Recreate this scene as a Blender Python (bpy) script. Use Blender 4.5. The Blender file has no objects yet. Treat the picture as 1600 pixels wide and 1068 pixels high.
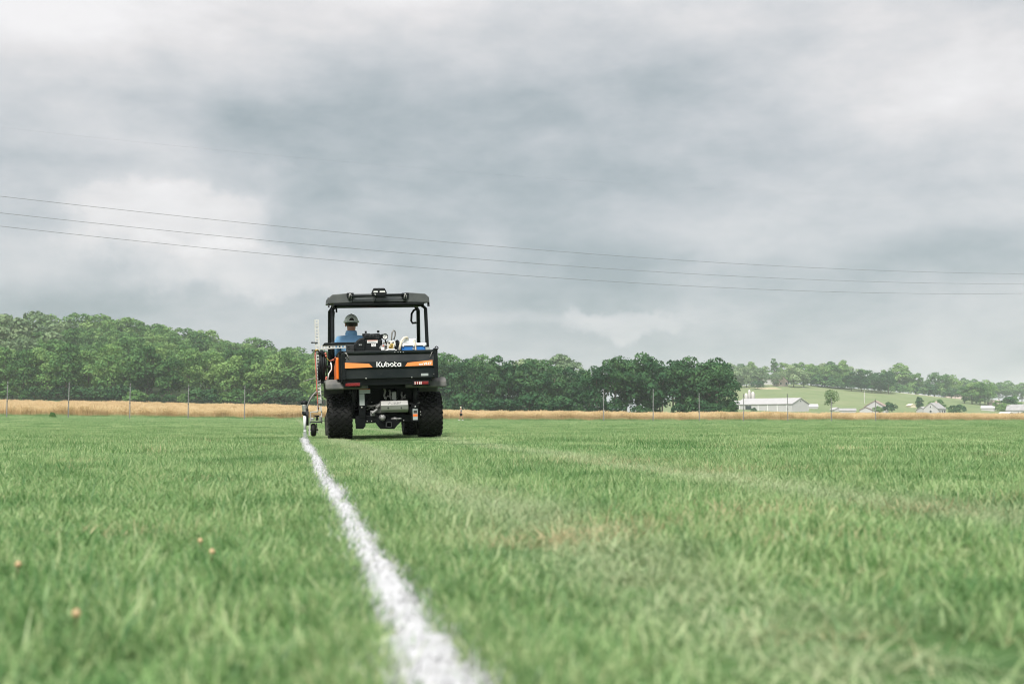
import bpy, math, random
import numpy as np
from mathutils import Vector, Matrix

random.seed(7)
RNG = np.random.default_rng(11)
SC = bpy.context.scene
COL = SC.collection

# ------------------------------------------------------------------ camera
YAW, FPX, CAMH = math.radians(10.9), 1778.0, 0.29
PITCH = math.atan((654.5 - 534.0) / FPX)
cd = bpy.data.cameras.new('camera')
cam = bpy.data.objects.new('camera', cd)
COL.objects.link(cam)
cam.location = (0, 0, CAMH)
cam.rotation_euler = (math.pi / 2 + PITCH, 0, -YAW)
cd.sensor_width = 36.0
cd.lens = 36.0 * FPX / 1600.0
cd.clip_start, cd.clip_end = 0.05, 6000
cd.dof.use_dof = True
cd.dof.focus_distance = 15.6
cd.dof.aperture_fstop = 4.0
SC.camera = cam

# ------------------------------------------------------------------ exposure and sampling
SC.view_settings.view_transform = 'Standard'
SC.view_settings.look = 'None'
SC.view_settings.exposure = 1.8
SC.view_settings.gamma = 1.0
SC.view_settings.use_curve_mapping = False
SC.render.engine = 'CYCLES'
SC.cycles.use_denoising = True
SC.cycles.pixel_filter_type = 'BLACKMAN_HARRIS'
SC.cycles.filter_width = 1.0
SC.cycles.max_bounces = 6
SC.cycles.diffuse_bounces = 3
SC.cycles.glossy_bounces = 3
SC.cycles.transmission_bounces = 4
SC.cycles.volume_bounces = 1
SC.cycles.transparent_max_bounces = 8
SC.cycles.sample_clamp_indirect = 6.0

# ------------------------------------------------------------------ sun and sky
SUN_EL, SUN_AZ = math.radians(52), math.radians(205)      # azimuth clockwise from +Y: behind the camera, to its left
sdir = Vector((math.sin(SUN_AZ) * math.cos(SUN_EL), math.cos(SUN_AZ) * math.cos(SUN_EL), math.sin(SUN_EL)))
sl = bpy.data.lights.new('sun', 'SUN')
sl.energy = 1.5
sl.angle = math.radians(14)
sl.color = (1.0, 0.96, 0.9)
sun = bpy.data.objects.new('sun', sl)
COL.objects.link(sun)
sun.rotation_euler = (-sdir).to_track_quat('-Z', 'Y').to_euler()
sun.location = (0, 0, 60)

CLOUD_STRENGTH = 0.86
world = bpy.data.worlds.new('World')
SC.world = world
world.use_nodes = True


def N(nt, t, **kw):
    n = nt.nodes.new(t)
    for k, v in kw.items():
        if k.startswith('i_'):
            n.inputs[k[2:].replace('_', ' ')].default_value = v
        else:
            setattr(n, k, v)
    return n


def build_world():
    nt = world.node_tree
    nt.nodes.clear()
    L = nt.links.new
    out = N(nt, 'ShaderNodeOutputWorld')
    sky = N(nt, 'ShaderNodeTexSky', sky_type='NISHITA', sun_disc=False)
    sky.sun_elevation = SUN_EL
    sky.sun_rotation = SUN_AZ
    sky.air_density, sky.dust_density = 1.0, 2.0
    bg_sky = N(nt, 'ShaderNodeBackground')
    bg_sky.inputs['Strength'].default_value = 0.06
    L(sky.outputs[0], bg_sky.inputs[0])
    tc = N(nt, 'ShaderNodeTexCoord')

    def math_(op, a, b=None, c=None, clamp=False):
        n = N(nt, 'ShaderNodeMath', operation=op, use_clamp=clamp)
        for i, q in enumerate((a, b, c)):
            if q is None:
                continue
            if isinstance(q, (int, float)):
                n.inputs[i].default_value = q
            else:
                L(q, n.inputs[i])
        return n.outputs[0]
    # compass frame of the field: x across, y along the view, z up
    rot = N(nt, 'ShaderNodeVectorRotate', rotation_type='Z_AXIS')
    rot.inputs['Angle'].default_value = YAW
    L(tc.outputs['Generated'], rot.inputs['Vector'])
    sep = N(nt, 'ShaderNodeSeparateXYZ')
    L(rot.outputs[0], sep.inputs[0])
    X, Y, Z = sep.outputs
    zz = math_('ADD', math_('ABSOLUTE', Z), 0.16)
    com = N(nt, 'ShaderNodeCombineXYZ')
    L(math_('DIVIDE', X, zz), com.inputs[0])
    L(math_('DIVIDE', Y, zz), com.inputs[1])
    com.inputs[2].default_value = 3.7

    def noise(vec, scale, detail, rough, dist=0.0, off=(0, 0, 0)):
        m = N(nt, 'ShaderNodeMapping')
        m.inputs['Location'].default_value = off
        L(vec, m.inputs[0])
        n = N(nt, 'ShaderNodeTexNoise')
        n.inputs['Scale'].default_value = scale
        n.inputs['Detail'].default_value = detail
        n.inputs['Roughness'].default_value = rough
        n.inputs['Distortion'].default_value = dist
        L(m.outputs[0], n.inputs['Vector'])
        return n.outputs['Fac']
    n1 = noise(com.outputs[0], 0.55, 5, 0.5, 0.2, (4.3, 1.2, 0))
    flat = N(nt, 'ShaderNodeVectorMath', operation='MULTIPLY')     # clouds lie in layers: wider than tall
    L(rot.outputs[0], flat.inputs[0])
    flat.inputs[1].default_value = (1.0, 1.0, 2.3)
    n2 = noise(flat.outputs[0], 3.2, 9, 0.55, 0.0, (0.3, 7.7, 0))
    n3 = noise(flat.outputs[0], 8.5, 9, 0.6, 0.1, (2.1, 0.2, 3.0))
    # ragged-edged single clouds: direction warped by noise, then soft ellipses
    nw = N(nt, 'ShaderNodeTexNoise')
    nw.inputs['Scale'].default_value = 9.0
    nw.inputs['Detail'].default_value = 9
    nw.inputs['Roughness'].default_value = 0.6
    L(rot.outputs[0], nw.inputs['Vector'])
    wv = N(nt, 'ShaderNodeVectorMath', operation='SUBTRACT')
    L(nw.outputs['Color'], wv.inputs[0])
    wv.inputs[1].default_value = (0.5, 0.5, 0.5)
    ws = N(nt, 'ShaderNodeVectorMath', operation='MULTIPLY_ADD')
    L(wv.outputs[0], ws.inputs[0])
    ws.inputs[1].default_value = (0.17, 0.17, 0.11)
    L(rot.outputs[0], ws.inputs[2])

    wsoft = N(nt, 'ShaderNodeVectorMath', operation='MULTIPLY_ADD')
    L(wv.outputs[0], wsoft.inputs[0])
    wsoft.inputs[1].default_value = (0.06, 0.06, 0.03)
    L(rot.outputs[0], wsoft.inputs[2])

    def cloud(px, py, wx, wy, gain, power=2.0):
        c = Vector(((px - 800) / FPX, 1.0, (654.5 - py) / FPX)).normalized()
        d = N(nt, 'ShaderNodeVectorMath', operation='SUBTRACT')
        L((ws if power > 4 else wsoft).outputs[0], d.inputs[0])
        d.inputs[1].default_value = c
        s = N(nt, 'ShaderNodeVectorMath', operation='MULTIPLY')
        L(d.outputs[0], s.inputs[0])
        s.inputs[1].default_value = (FPX / wx, 0.8, FPX / wy)
        ln = N(nt, 'ShaderNodeVectorMath', operation='LENGTH')
        L(s.outputs[0], ln.inputs[0])
        e = math_('EXPONENT', math_('MULTIPLY', math_('POWER', ln.outputs['Value'], power), -1.0))
        return math_('MULTIPLY', e, gain)
    val = math_('MULTIPLY_ADD', math_('SUBTRACT', n1, 0.5), 0.06, 0.530)
    val = math_('MULTIPLY_ADD', math_('SUBTRACT', n2, 0.5), 0.46, val)
    val = math_('MULTIPLY_ADD', math_('SUBTRACT', n3, 0.5), 0.42, val)
    for a in CLOUDS:
        val = math_('ADD', val, cloud(*a))
    val = math_('MINIMUM', math_('MAXIMUM', val, 0.37), 0.84)
    # an overcast sky is brighter overhead than at the horizon
    up = math_('MAXIMUM', Z, 0.0)
    over = math_('MULTIPLY_ADD', math_('MAXIMUM', math_('SUBTRACT', up, 0.33), 0.0), 2.4, 1.0)
    val_o = math_('MULTIPLY', val, over)
    ramp = N(nt, 'ShaderNodeValToRGB')
    cr = ramp.color_ramp
    cr.elements[0].position, cr.elements[0].color = 0.38, (0.875, 1.0, 1.045, 1)
    cr.elements[1].position, cr.elements[1].color = 0.70, (1.015, 0.99, 0.985, 1)
    e = cr.elements.new(0.52)
    e.color = (0.955, 1.0, 1.03, 1)
    L(val, ramp.inputs[0])
    mul = N(nt, 'ShaderNodeVectorMath', operation='SCALE')
    L(ramp.outputs[0], mul.inputs[0])
    L(val_o, mul.inputs['Scale'])
    bg = N(nt, 'ShaderNodeBackground')
    L(mul.outputs[0], bg.inputs[0])
    bg.inputs['Strength'].default_value = CLOUD_STRENGTH * 0.37
    mix = N(nt, 'ShaderNodeMixShader')
    mix.inputs[0].default_value = 0.93
    L(bg_sky.outputs[0], mix.inputs[1])
    L(bg.outputs[0], mix.inputs[2])
    L(mix.outputs[0], out.inputs[0])


# px, py, width, height, gain: the cloud masses of this afternoon
CLOUDS = [
    (60, -20, 360, 130, 0.26, 2.0),
    (720, -60, 800, 120, 0.16, 2.0),
    (430, 160, 300, 100, -0.045, 2.0),
    (560, 215, 240, 70, -0.05, 3.0),
    (900, 160, 260, 60, -0.06, 2.0),
    (760, 330, 300, 110, -0.06, 3.0),
    (760, 250, 120, 40, 0.05, 3.0),
    (1490, 110, 170, 110, 0.22, 3.0),
    (1200, 230, 260, 90, 0.04, 2.0),
    (1330, 60, 120, 60, -0.04, 2.0),
    (1560, 300, 190, 60, 0.09, 3.0),
    (255, 352, 150, 52, 0.17, 6.0),
    (400, 425, 190, 40, 0.15, 6.0),
    (40, 385, 150, 50, 0.08, 2.0),
    (120, 220, 130, 22, 0.05, 3.0),
    (985, 494, 110, 18, 0.12, 6.0),
    (800, 496, 160, 10, 0.07, 3.0),
    (1240, 360, 250, 36, 0.05, 2.0),
    (1590, 600, 240, 40, 0.10, 2.0),
    (90, 478, 260, 36, -0.08, 2.0),
    (860, 440, 500, 40, -0.06, 2.0),
    (850, 550, 800, 40, -0.03, 2.0),
    (1500, 380, 150, 40, -0.05, 2.0),
]
build_world()


# ------------------------------------------------------------------ tagging and helpers
def tag(o, label=None, cat=None, group=None, kind=None):
    if label:
        o['label'] = label
    if cat:
        o['category'] = cat
    if group:
        o['group'] = group
    if kind:
        o['kind'] = kind
    return o


BASE = {}


def empty(name, loc, rot=(0, 0, 0), parent=None):
    o = bpy.data.objects.new(name, None)
    o.empty_display_size = 0.2
    COL.objects.link(o)
    o.location = loc
    o.rotation_euler = rot
    if parent:
        o.parent = parent
    return o


def link(name, me, parent=None, loc=(0, 0, 0)):
    o = bpy.data.objects.new(name, me)
    COL.objects.link(o)
    o.location = loc
    if parent:
        o.parent = parent
    return o


SX, CX = math.sin(YAW), math.cos(YAW)


def W(px, d):
    """ground position seen in direction px (photo columns) at depth d along the view"""
    l = (px - 800) / FPX * d
    return (l * CX + d * SX, -l * SX + d * CX)


def LD(x, y):
    return x * CX - y * SX, x * SX + y * CX


class MB:
    def __init__(s):
        s.v, s.f, s.m = [], [], []

    def add(s, vs, fs, mi=0):
        b = len(s.v)
        s.v += [tuple(p) for p in vs]
        s.f += [tuple(i + b for i in f) for f in fs]
        s.m += [mi] * len(fs)
        return s

    def box(s, x0, x1, y0, y1, z0, z1, mi=0):
        return s.add([(x0, y0, z0), (x1, y0, z0), (x1, y1, z0), (x0, y1, z0), (x0, y0, z1), (x1, y0, z1), (x1, y1, z1), (x0, y1, z1)],
                     [(0, 3, 2, 1), (4, 5, 6, 7), (0, 1, 5, 4), (1, 2, 6, 5), (2, 3, 7, 6), (3, 0, 4, 7)], mi)

    def obox(s, c, size, rot, mi=0):
        hx, hy, hz = size[0] / 2, size[1] / 2, size[2] / 2
        vs = []
        for z in (-hz, hz):
            for x, y in ((-hx, -hy), (hx, -hy), (hx, hy), (-hx, hy)):
                vs.append(Vector(c) + rot @ Vector((x, y, z)))
        return s.add(vs, [(0, 3, 2, 1), (4, 5, 6, 7), (0, 1, 5, 4), (1, 2, 6, 5), (2, 3, 7, 6), (3, 0, 4, 7)], mi)

    def prism(s, poly, axis, a0, a1, mi=0):
        n = len(poly)

        def p(u, w, a):
            return (a, u, w) if axis == 'x' else ((u, a, w) if axis == 'y' else (u, w, a))
        vs = [p(u, w, a0) for u, w in poly] + [p(u, w, a1) for u, w in poly]
        fs = [tuple(range(n)), tuple(range(2 * n - 1, n - 1, -1))]
        for i in range(n):
            j = (i + 1) % n
            fs.append((i, i + n, j + n, j))
        return s.add(vs, fs, mi)

    def tube(s, pts, r, n=8, closed=False, mi=0, caps=True):
        pts = [Vector(p) for p in pts]
        m = len(pts)
        rs = r if isinstance(r, (list, tuple)) else [r] * m
        vs, fs = [], []
        up = None
        for i, p in enumerate(pts):
            if closed:
                t = pts[(i + 1) % m] - pts[i - 1]
            else:
                t = pts[min(i + 1, m - 1)] - pts[max(i - 1, 0)]
            t.normalize()
            if up is None:
                up = Vector((0, 0, 1)) if abs(t.z) < 0.9 else Vector((1, 0, 0))
            a = t.cross(up)
            if a.length < 1e-6:
                a = t.orthogonal()
            a.normalize()
            b = a.cross(t).normalized()
            up = b
            for k in range(n):
                q = 2 * math.pi * k / n
                vs.append(p + (a * math.cos(q) + b * math.sin(q)) * rs[i])
        for i in range(m if closed else m - 1):
            i2 = (i + 1) % m
            for k in range(n):
                k2 = (k + 1) % n
                fs.append((i * n + k, i * n + k2, i2 * n + k2, i2 * n + k))
        if caps and not closed:
            fs.append(tuple(range(n - 1, -1, -1)))
            fs.append(tuple((m - 1) * n + k for k in range(n)))
        return s.add(vs, fs, mi)

    def cyl(s, p0, p1, r0, r1=None, n=16, mi=0):
        return s.tube([p0, p1], [r0, r0 if r1 is None else r1], n, False, mi)

    def lathe(s, prof, c, axis='z', n=20, mi=0, cap=True):
        vs, fs = [], []
        for r, t in prof:
            for k in range(n):
                q = 2 * math.pi * k / n
                a, b = r * math.cos(q), r * math.sin(q)
                v = (a, b, t) if axis == 'z' else ((t, a, b) if axis == 'x' else (b, t, a))
                vs.append((c[0] + v[0], c[1] + v[1], c[2] + v[2]))
        for i in range(len(prof) - 1):
            for k in range(n):
                k2 = (k + 1) % n
                fs.append((i * n + k, i * n + k2, (i + 1) * n + k2, (i + 1) * n + k))
        if cap:
            fs.append(tuple(range(n - 1, -1, -1)))
            fs.append(tuple((len(prof) - 1) * n + k for k in range(n)))
        return s.add(vs, fs, mi)

    def ball(s, c, r, nu=12, nv=8, mi=0):
        if isinstance(r, (int, float)):
            r = (r, r, r)
        vs, fs = [], []
        for j in range(nv + 1):
            t = math.pi * j / nv
            for k in range(nu):
                q = 2 * math.pi * k / nu
                vs.append((c[0] + r[0] * math.sin(t) * math.cos(q), c[1] + r[1] * math.sin(t) * math.sin(q), c[2] + r[2] * math.cos(t)))
        for j in range(nv):
            for k in range(nu):
                k2 = (k + 1) % nu
                fs.append((j * nu + k, (j + 1) * nu + k, (j + 1) * nu + k2, j * nu + k2))
        return s.add(vs, fs, mi)

    def mesh(s, name, mats, org=(0, 0, 0), smooth=False):
        me = bpy.data.meshes.new(name)
        me.from_pydata([(a - org[0], b - org[1], c - org[2]) for a, b, c in s.v], [], s.f)
        if not isinstance(mats, (list, tuple)):
            mats = [mats]
        for m in mats:
            me.materials.append(m)
        me.polygons.foreach_set('material_index', s.m)
        if smooth:
            me.polygons.foreach_set('use_smooth', [True] * len(s.f))
        me.validate()
        me.update()
        return me

    def build(s, name, mats, parent=None, org=None, smooth=False, bevel=0.0, seg=2):
        if org is None:
            org = BASE.get(parent.name, (0, 0, 0)) if parent else (0, 0, 0)
        o = link(name, s.mesh(name, mats, org, smooth), parent)
        BASE[o.name] = org
        if bevel:
            b = o.modifiers.new('bevel', 'BEVEL')
            b.width = bevel
            b.segments = seg
            b.limit_method = 'ANGLE'
            b.angle_limit = math.radians(35)
            if smooth:
                b.harden_normals = False
        return o


def mesh_np(name, verts, faces, mats, smooth=False, midx=None):
    me = bpy.data.meshes.new(name)
    nv, nf, k = len(verts), len(faces), faces.shape[1]
    me.vertices.add(nv)
    me.vertices.foreach_set('co', np.asarray(verts, dtype=np.float32).ravel())
    me.loops.add(nf * k)
    me.loops.foreach_set('vertex_index', np.asarray(faces, dtype=np.int32).ravel())
    me.polygons.add(nf)
    me.polygons.foreach_set('loop_start', np.arange(0, nf * k, k, dtype=np.int32))
    me.polygons.foreach_set('loop_total', np.full(nf, k, dtype=np.int32))
    for m in (mats if isinstance(mats, (list, tuple)) else [mats]):
        me.materials.append(m)
    if midx is not None:
        me.polygons.foreach_set('material_index', np.asarray(midx, dtype=np.int32))
    if smooth:
        me.polygons.foreach_set('use_smooth', np.ones(nf, dtype=bool))
    me.update(calc_edges=True)
    return me


# ------------------------------------------------------------------ materials
def mat(name, col, rough=0.5, metal=0.0, var=0.12, scale=6.0, bump=0.0, bscale=60.0, spec=0.5, dirt=None):
    m = bpy.data.materials.new(name)
    m.use_nodes = True
    nt = m.node_tree
    L = nt.links.new
    b = nt.nodes['Principled BSDF']
    b.inputs['Roughness'].default_value = rough
    b.inputs['Metallic'].default_value = metal
    b.inputs['Specular IOR Level'].default_value = spec
    tc = N(nt, 'ShaderNodeTexCoord')
    n = N(nt, 'ShaderNodeTexNoise')
    n.inputs['Scale'].default_value = scale
    n.inputs['Detail'].default_value = 6
    n.inputs['Roughness'].default_value = 0.6
    L(tc.outputs['Object'], n.inputs['Vector'])
    r = N(nt, 'ShaderNodeValToRGB')
    r.color_ramp.elements[0].position, r.color_ramp.elements[1].position = 0.3, 0.72
    lo = [c * (1 - var) for c in col[:3]]
    hi = [min(1, c * (1 + var)) for c in col[:3]]
    r.color_ramp.elements[0].color = (*lo, 1)
    r.color_ramp.elements[1].color = (*(dirt if dirt else hi), 1)
    L(n.outputs['Fac'], r.inputs[0])
    L(r.outputs[0], b.inputs['Base Color'])
    mr = N(nt, 'ShaderNodeMapRange')
    mr.inputs['To Min'].default_value = max(0.03, rough - 0.12)
    mr.inputs['To Max'].default_value = min(1.0, rough + 0.12)
    L(n.outputs['Fac'], mr.inputs['Value'])
    L(mr.outputs[0], b.inputs['Roughness'])
    if bump:
        n2 = N(nt, 'ShaderNodeTexNoise')
        n2.inputs['Scale'].default_value = bscale
        n2.inputs['Detail'].default_value = 4
        L(tc.outputs['Object'], n2.inputs['Vector'])
        bp = N(nt, 'ShaderNodeBump')
        bp.inputs['Strength'].default_value = bump
        bp.inputs['Distance'].default_value = 0.01
        L(n2.outputs['Fac'], bp.inputs['Height'])
        L(bp.outputs[0], b.inputs['Normal'])
    return m


def leaf_mat(name, cols, wscale=0.35, trans=0.35, rand=0.35, straw=None, patches=None, attr=None, rough=0.55, spec=0.3):
    """foliage: three greens mixed by place, by plant and by blade"""
    m = bpy.data.materials.new(name)
    m.use_nodes = True
    nt = m.node_tree
    L = nt.links.new
    b = nt.nodes['Principled BSDF']
    out = nt.nodes['Material Output']
    b.inputs['Roughness'].default_value = rough
    b.inputs['Specular IOR Level'].default_value = spec
    geo = N(nt, 'ShaderNodeNewGeometry')
    oi = N(nt, 'ShaderNodeObjectInfo')
    n = N(nt, 'ShaderNodeTexNoise')
    n.inputs['Scale'].default_value = wscale
    n.inputs['Detail'].default_value = 5
    n.inputs['Roughness'].default_value = 0.65
    L(geo.outputs['Position'], n.inputs['Vector'])

    def math_(op, a, b_=None, c=None, clamp=False):
        q = N(nt, 'ShaderNodeMath', operation=op, use_clamp=clamp)
        for i, z in enumerate((a, b_, c)):
            if z is None:
                continue
            if isinstance(z, (int, float)):
                q.inputs[i].default_value = z
            else:
                L(z, q.inputs[i])
        return q.outputs[0]
    f = math_('MULTIPLY_ADD', math_('SUBTRACT', oi.outputs['Random'], 0.5), rand, n.outputs['Fac'])
    if attr:
        at = N(nt, 'ShaderNodeAttribute', attribute_name=attr)
        f = math_('MULTIPLY_ADD', math_('SUBTRACT', at.outputs['Fac'], 0.5), 0.55, f)
    r = N(nt, 'ShaderNodeValToRGB')
    cr = r.color_ramp
    cr.elements[0].position, cr.elements[1].position = 0.22, 0.80
    cr.elements[0].color = (*cols[0], 1)
    cr.elements[1].color = (*cols[2], 1)
    e = cr.elements.new(0.5)
    e.color = (*cols[1], 1)
    L(f, r.inputs[0])
    colr = r.outputs[0]
    if straw:
        # worn or dry places: noise patches plus the two flattened wheel tracks beside the line
        n2 = N(nt, 'ShaderNodeTexNoise')
        n2.inputs['Scale'].default_value = 1.3
        n2.inputs['Detail'].default_value = 4
        L(geo.outputs['Position'], n2.inputs['Vector'])
        dry = math_('MULTIPLY', math_('SUBTRACT', n2.outputs['Fac'], 0.56, clamp=True), 2.6)
        sp = N(nt, 'ShaderNodeSeparateXYZ')
        L(geo.outputs['Position'], sp.inputs[0])
        pale = None
        for tx, wd, g in straw['tracks']:
            q = math_('DIVIDE', math_('SUBTRACT', math_('MULTIPLY_ADD', math_('SUBTRACT', n.outputs['Fac'], 0.5), 0.45, sp.outputs['X']), tx), wd)
            e2 = math_('MULTIPLY', math_('EXPONENT', math_('MULTIPLY', math_('MULTIPLY', q, q), -1.0)), g)
            pale = e2 if pale is None else math_('MAXIMUM', pale, e2)
        for qx, qy, wd, g in straw['spots']:
            vd = N(nt, 'ShaderNodeVectorMath', operation='DISTANCE')
            L(geo.outputs['Position'], vd.inputs[0])
            vd.inputs[1].default_value = (qx, qy, 0.03)
            q = math_('DIVIDE', vd.outputs['Value'], wd)
            dry = math_('ADD', dry, math_('MULTIPLY', math_('EXPONENT', math_('MULTIPLY', math_('MULTIPLY', q, q), -1.0)), g))
        rr = at.outputs['Fac'] if attr else oi.outputs['Random']
        thr = math_('MULTIPLY', math_('SUBTRACT', math_('ADD', dry, rr), 0.92, clamp=True), 3.5, clamp=True)
        mx0 = N(nt, 'ShaderNodeMix', data_type='RGBA')
        L(math_('MULTIPLY', pale, math_('MULTIPLY_ADD', rr, 0.7, 0.3), clamp=True), mx0.inputs['Factor'])
        L(colr, mx0.inputs['A'])
        mx0.inputs['B'].default_value = (*straw['pale'], 1)
        mx = N(nt, 'ShaderNodeMix', data_type='RGBA')
        L(thr, mx.inputs['Factor'])
        L(mx0.outputs['Result'], mx.inputs['A'])
        mx.inputs['B'].default_value = (*straw['col'], 1)
        colr = mx.outputs['Result']
    L(colr, b.inputs['Base Color'])
    if trans:
        tr = N(nt, 'ShaderNodeBsdfTranslucent')
        L(colr, tr.inputs[0])
        ms = N(nt, 'ShaderNodeMixShader')
        ms.inputs[0].default_value = trans
        L(b.outputs[0], ms.inputs[1])
        L(tr.outputs[0], ms.inputs[2])
        L(ms.outputs[0], out.inputs['Surface'])
    return m


STRAW = dict(col=(0.50, 0.43, 0.25), pale=(0.46, 0.51, 0.31),
             tracks=[(0.62, 0.19, 0.95), (1.98, 0.22, 0.92)],
             spots=[(*W(870, 2.65), 0.16, 0.74), (*W(990, 2.95), 0.2, 0.47), (*W(1180, 3.4), 0.28, 0.47), (*W(1420, 3.6), 0.25, 0.41),
                    (*W(1500, 1.4), 0.12, 0.25), (*W(560, 15.5), 0.5, 0.41), (*W(1120, 6.2), 0.5, 0.30), (*W(930, 7.4), 0.7, 0.27),
                    (*W(210, 2.9), 0.2, 0.34), (*W(1250, 1.5), 0.12, 0.22)])
GRASS_COLS = [(0.078, 0.192, 0.060), (0.235, 0.382, 0.140), (0.452, 0.540, 0.280)]
M_GRASS = leaf_mat('grass_blades', GRASS_COLS, 1.1, 0.42, 0.42, STRAW, None, 'tint', rough=0.45, spec=0.3)
M_TREE = leaf_mat('tree_leaves', [(0.050, 0.125, 0.040), (0.120, 0.240, 0.075), (0.215, 0.335, 0.110)], 0.10, 0.3, 0.5, None, None, 'tint', rough=0.7, spec=0.1)
M_TREE_DARK = leaf_mat('dark_tree_leaves', [(0.018, 0.060, 0.025), (0.040, 0.108, 0.041), (0.082, 0.168, 0.060)], 0.12, 0.2, 0.35, None, None, 'tint', rough=0.7, spec=0.1)
M_TREE_PALE = leaf_mat('pale_tree_leaves', [(0.12, 0.19, 0.095), (0.20, 0.285, 0.14), (0.29, 0.37, 0.19)], 0.10, 0.25, 0.4, None, None, 'tint', rough=0.7, spec=0.1)
M_BARK = mat('bark', (0.13, 0.105, 0.08), 0.9, var=0.35, scale=2.0, bump=0.6, bscale=6)
M_WHEAT = leaf_mat('ripe_wheat', [(0.44, 0.305, 0.14), (0.63, 0.47, 0.25), (0.75, 0.59, 0.35)], 0.25, 0.25, 0.3, None, None, 'tint', rough=0.7)
M_PAINT_LINE = mat('line_paint', (0.44, 0.44, 0.45), 0.8, var=0.24, scale=70)
M_BLACK = mat('black_plastic', (0.007, 0.009, 0.010), 0.5, spec=0.22, var=0.3, scale=9, bump=0.08, bscale=180)
M_BLACKP = mat('black_powder_coat', (0.006, 0.008, 0.009), 0.42, spec=0.22, var=0.2, scale=5)
M_UNDER = mat('dull_black_frame', (0.004, 0.005, 0.0055), 0.6, var=0.4, scale=12, spec=0.10)  # darker, duller black than the powder coat, for frame and underbody
M_TAILGATE = mat('dark_tailgate_paint', (0.007, 0.012, 0.0145), 0.38, spec=0.22, var=0.25, scale=3, dirt=(0.022, 0.026, 0.026))
M_ROOF = mat('grey_roof_plastic', (0.055, 0.066, 0.069), 0.55, var=0.2, scale=3, dirt=(0.10, 0.105, 0.10), spec=0.3, bump=0.05, bscale=200)
M_FENDER = mat('grey_fender_plastic', (0.085, 0.09, 0.094), 0.65, var=0.3, scale=6, dirt=(0.16, 0.155, 0.14), spec=0.3, bump=0.1, bscale=150)
M_ORANGE = mat('orange_paint', (0.80, 0.16, 0.018), 0.35, var=0.06, scale=5)
M_DECAL = mat('orange_decal', (0.86, 0.27, 0.075), 0.4, var=0.05, scale=8)
M_WHITE = mat('white_print', (0.78, 0.78, 0.77), 0.5, var=0.05)
M_RUBBER = mat('tyre_rubber', (0.007, 0.0075, 0.008), 0.62, var=0.4, scale=14, bump=0.2, bscale=120, spec=0.18, dirt=(0.016, 0.016, 0.015))
M_STEEL = mat('galvanised_steel', (0.42, 0.42, 0.40), 0.42, metal=0.7, var=0.22, scale=12)
M_DSTEEL = mat('dark_cast_metal', (0.05, 0.053, 0.055), 0.5, metal=0.5, var=0.35, scale=14, bump=0.15)
M_CAST = mat('grey_casting', (0.2, 0.2, 0.195), 0.5, metal=0.5, var=0.35, scale=12, bump=0.2)
M_ALU = mat('brushed_muffler_steel', (0.28, 0.28, 0.265), 0.45, metal=0.55, var=0.14, scale=5)
M_PERF = mat('pale_perforated_steel', (0.56, 0.56, 0.535), 0.5, metal=0.1, var=0.14, scale=9)
M_RED = mat('red_lens', (0.20, 0.014, 0.014), 0.15, var=0.25, scale=60)
M_LENS_GLINT = mat('pale_lens', (0.6, 0.5, 0.48), 0.15, var=0.2, scale=40)  # pale colour of the reflections painted on the tail light
M_BLUE = mat('blue_cooler_plastic', (0.022, 0.17, 0.50), 0.38, var=0.1)
M_COOLW = mat('white_cooler_plastic', (0.72, 0.74, 0.74), 0.45, var=0.06)
M_CREAM = mat('cream_hose', (0.66, 0.58, 0.44), 0.5, var=0.1)
M_GREYHOSE = mat('grey_hose', (0.22, 0.21, 0.20), 0.45, var=0.2)
M_REDHOSE = mat('red_hose', (0.55, 0.16, 0.11), 0.5, var=0.15)
M_BRASS = mat('brass', (0.60, 0.42, 0.12), 0.35, metal=0.8, var=0.15)
M_YELLOW = mat('yellow_sticker', (0.62, 0.55, 0.05), 0.5, var=0.2, scale=120)
M_GAUGE = mat('gauge_face', (0.72, 0.72, 0.70), 0.3, var=0.1)
M_LABEL = mat('printed_label', (0.50, 0.52, 0.51), 0.5, var=0.25, scale=160, dirt=(0.28, 0.32, 0.32))
M_SHIRT = mat('blue_shirt_cotton', (0.20, 0.40, 0.64), 0.85, var=0.1, scale=10, bump=0.15, bscale=300)
M_SKIN = mat('skin', (0.42, 0.20, 0.13), 0.55, var=0.12, scale=20)
M_HAIR = mat('dark_hair', (0.025, 0.018, 0.014), 0.6, var=0.3, scale=80)
M_CAPM = mat('grey_cap_mesh', (0.85, 0.86, 0.87), 0.8, var=0.2, scale=90, bump=0.3, bscale=400)
M_CAPW = mat('white_cap_trim', (0.88, 0.88, 0.88), 0.8, var=0.03)
M_JEANS = mat('dark_trousers', (0.03, 0.035, 0.045), 0.85, var=0.2)
M_WOODPOST = mat('weathered_post', (0.21, 0.21, 0.205), 0.75, var=0.3, scale=3)
M_CABLE = mat('power_cable', (0.17, 0.17, 0.17), 0.6)
M_WALLW = mat('white_siding', (0.46, 0.45, 0.45), 0.7, var=0.06, scale=0.6)
M_ROOFG = mat('grey_metal_roof', (0.38, 0.365, 0.365), 0.6, var=0.08, scale=0.5)
M_ROOFR = mat('brown_shingle_roof', (0.30, 0.21, 0.19), 0.8, var=0.2, scale=0.8)
M_ROOFD = mat('grey_shingle_roof', (0.30, 0.29, 0.29), 0.8, var=0.2, scale=0.8)
M_PINK = mat('pinkish_siding', (0.58, 0.46, 0.42), 0.8, var=0.1, scale=0.6)
M_GLASS = mat('dark_window_glass', (0.03, 0.035, 0.04), 0.08, var=0.1)
M_SILO = mat('pale_silo', (0.55, 0.52, 0.50), 0.7, var=0.12, scale=0.6)
M_OPENING_SHADE = mat('opening_shade', (0.012, 0.02, 0.02), 0.9)  # shade inside an open doorway, put into the colour

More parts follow.
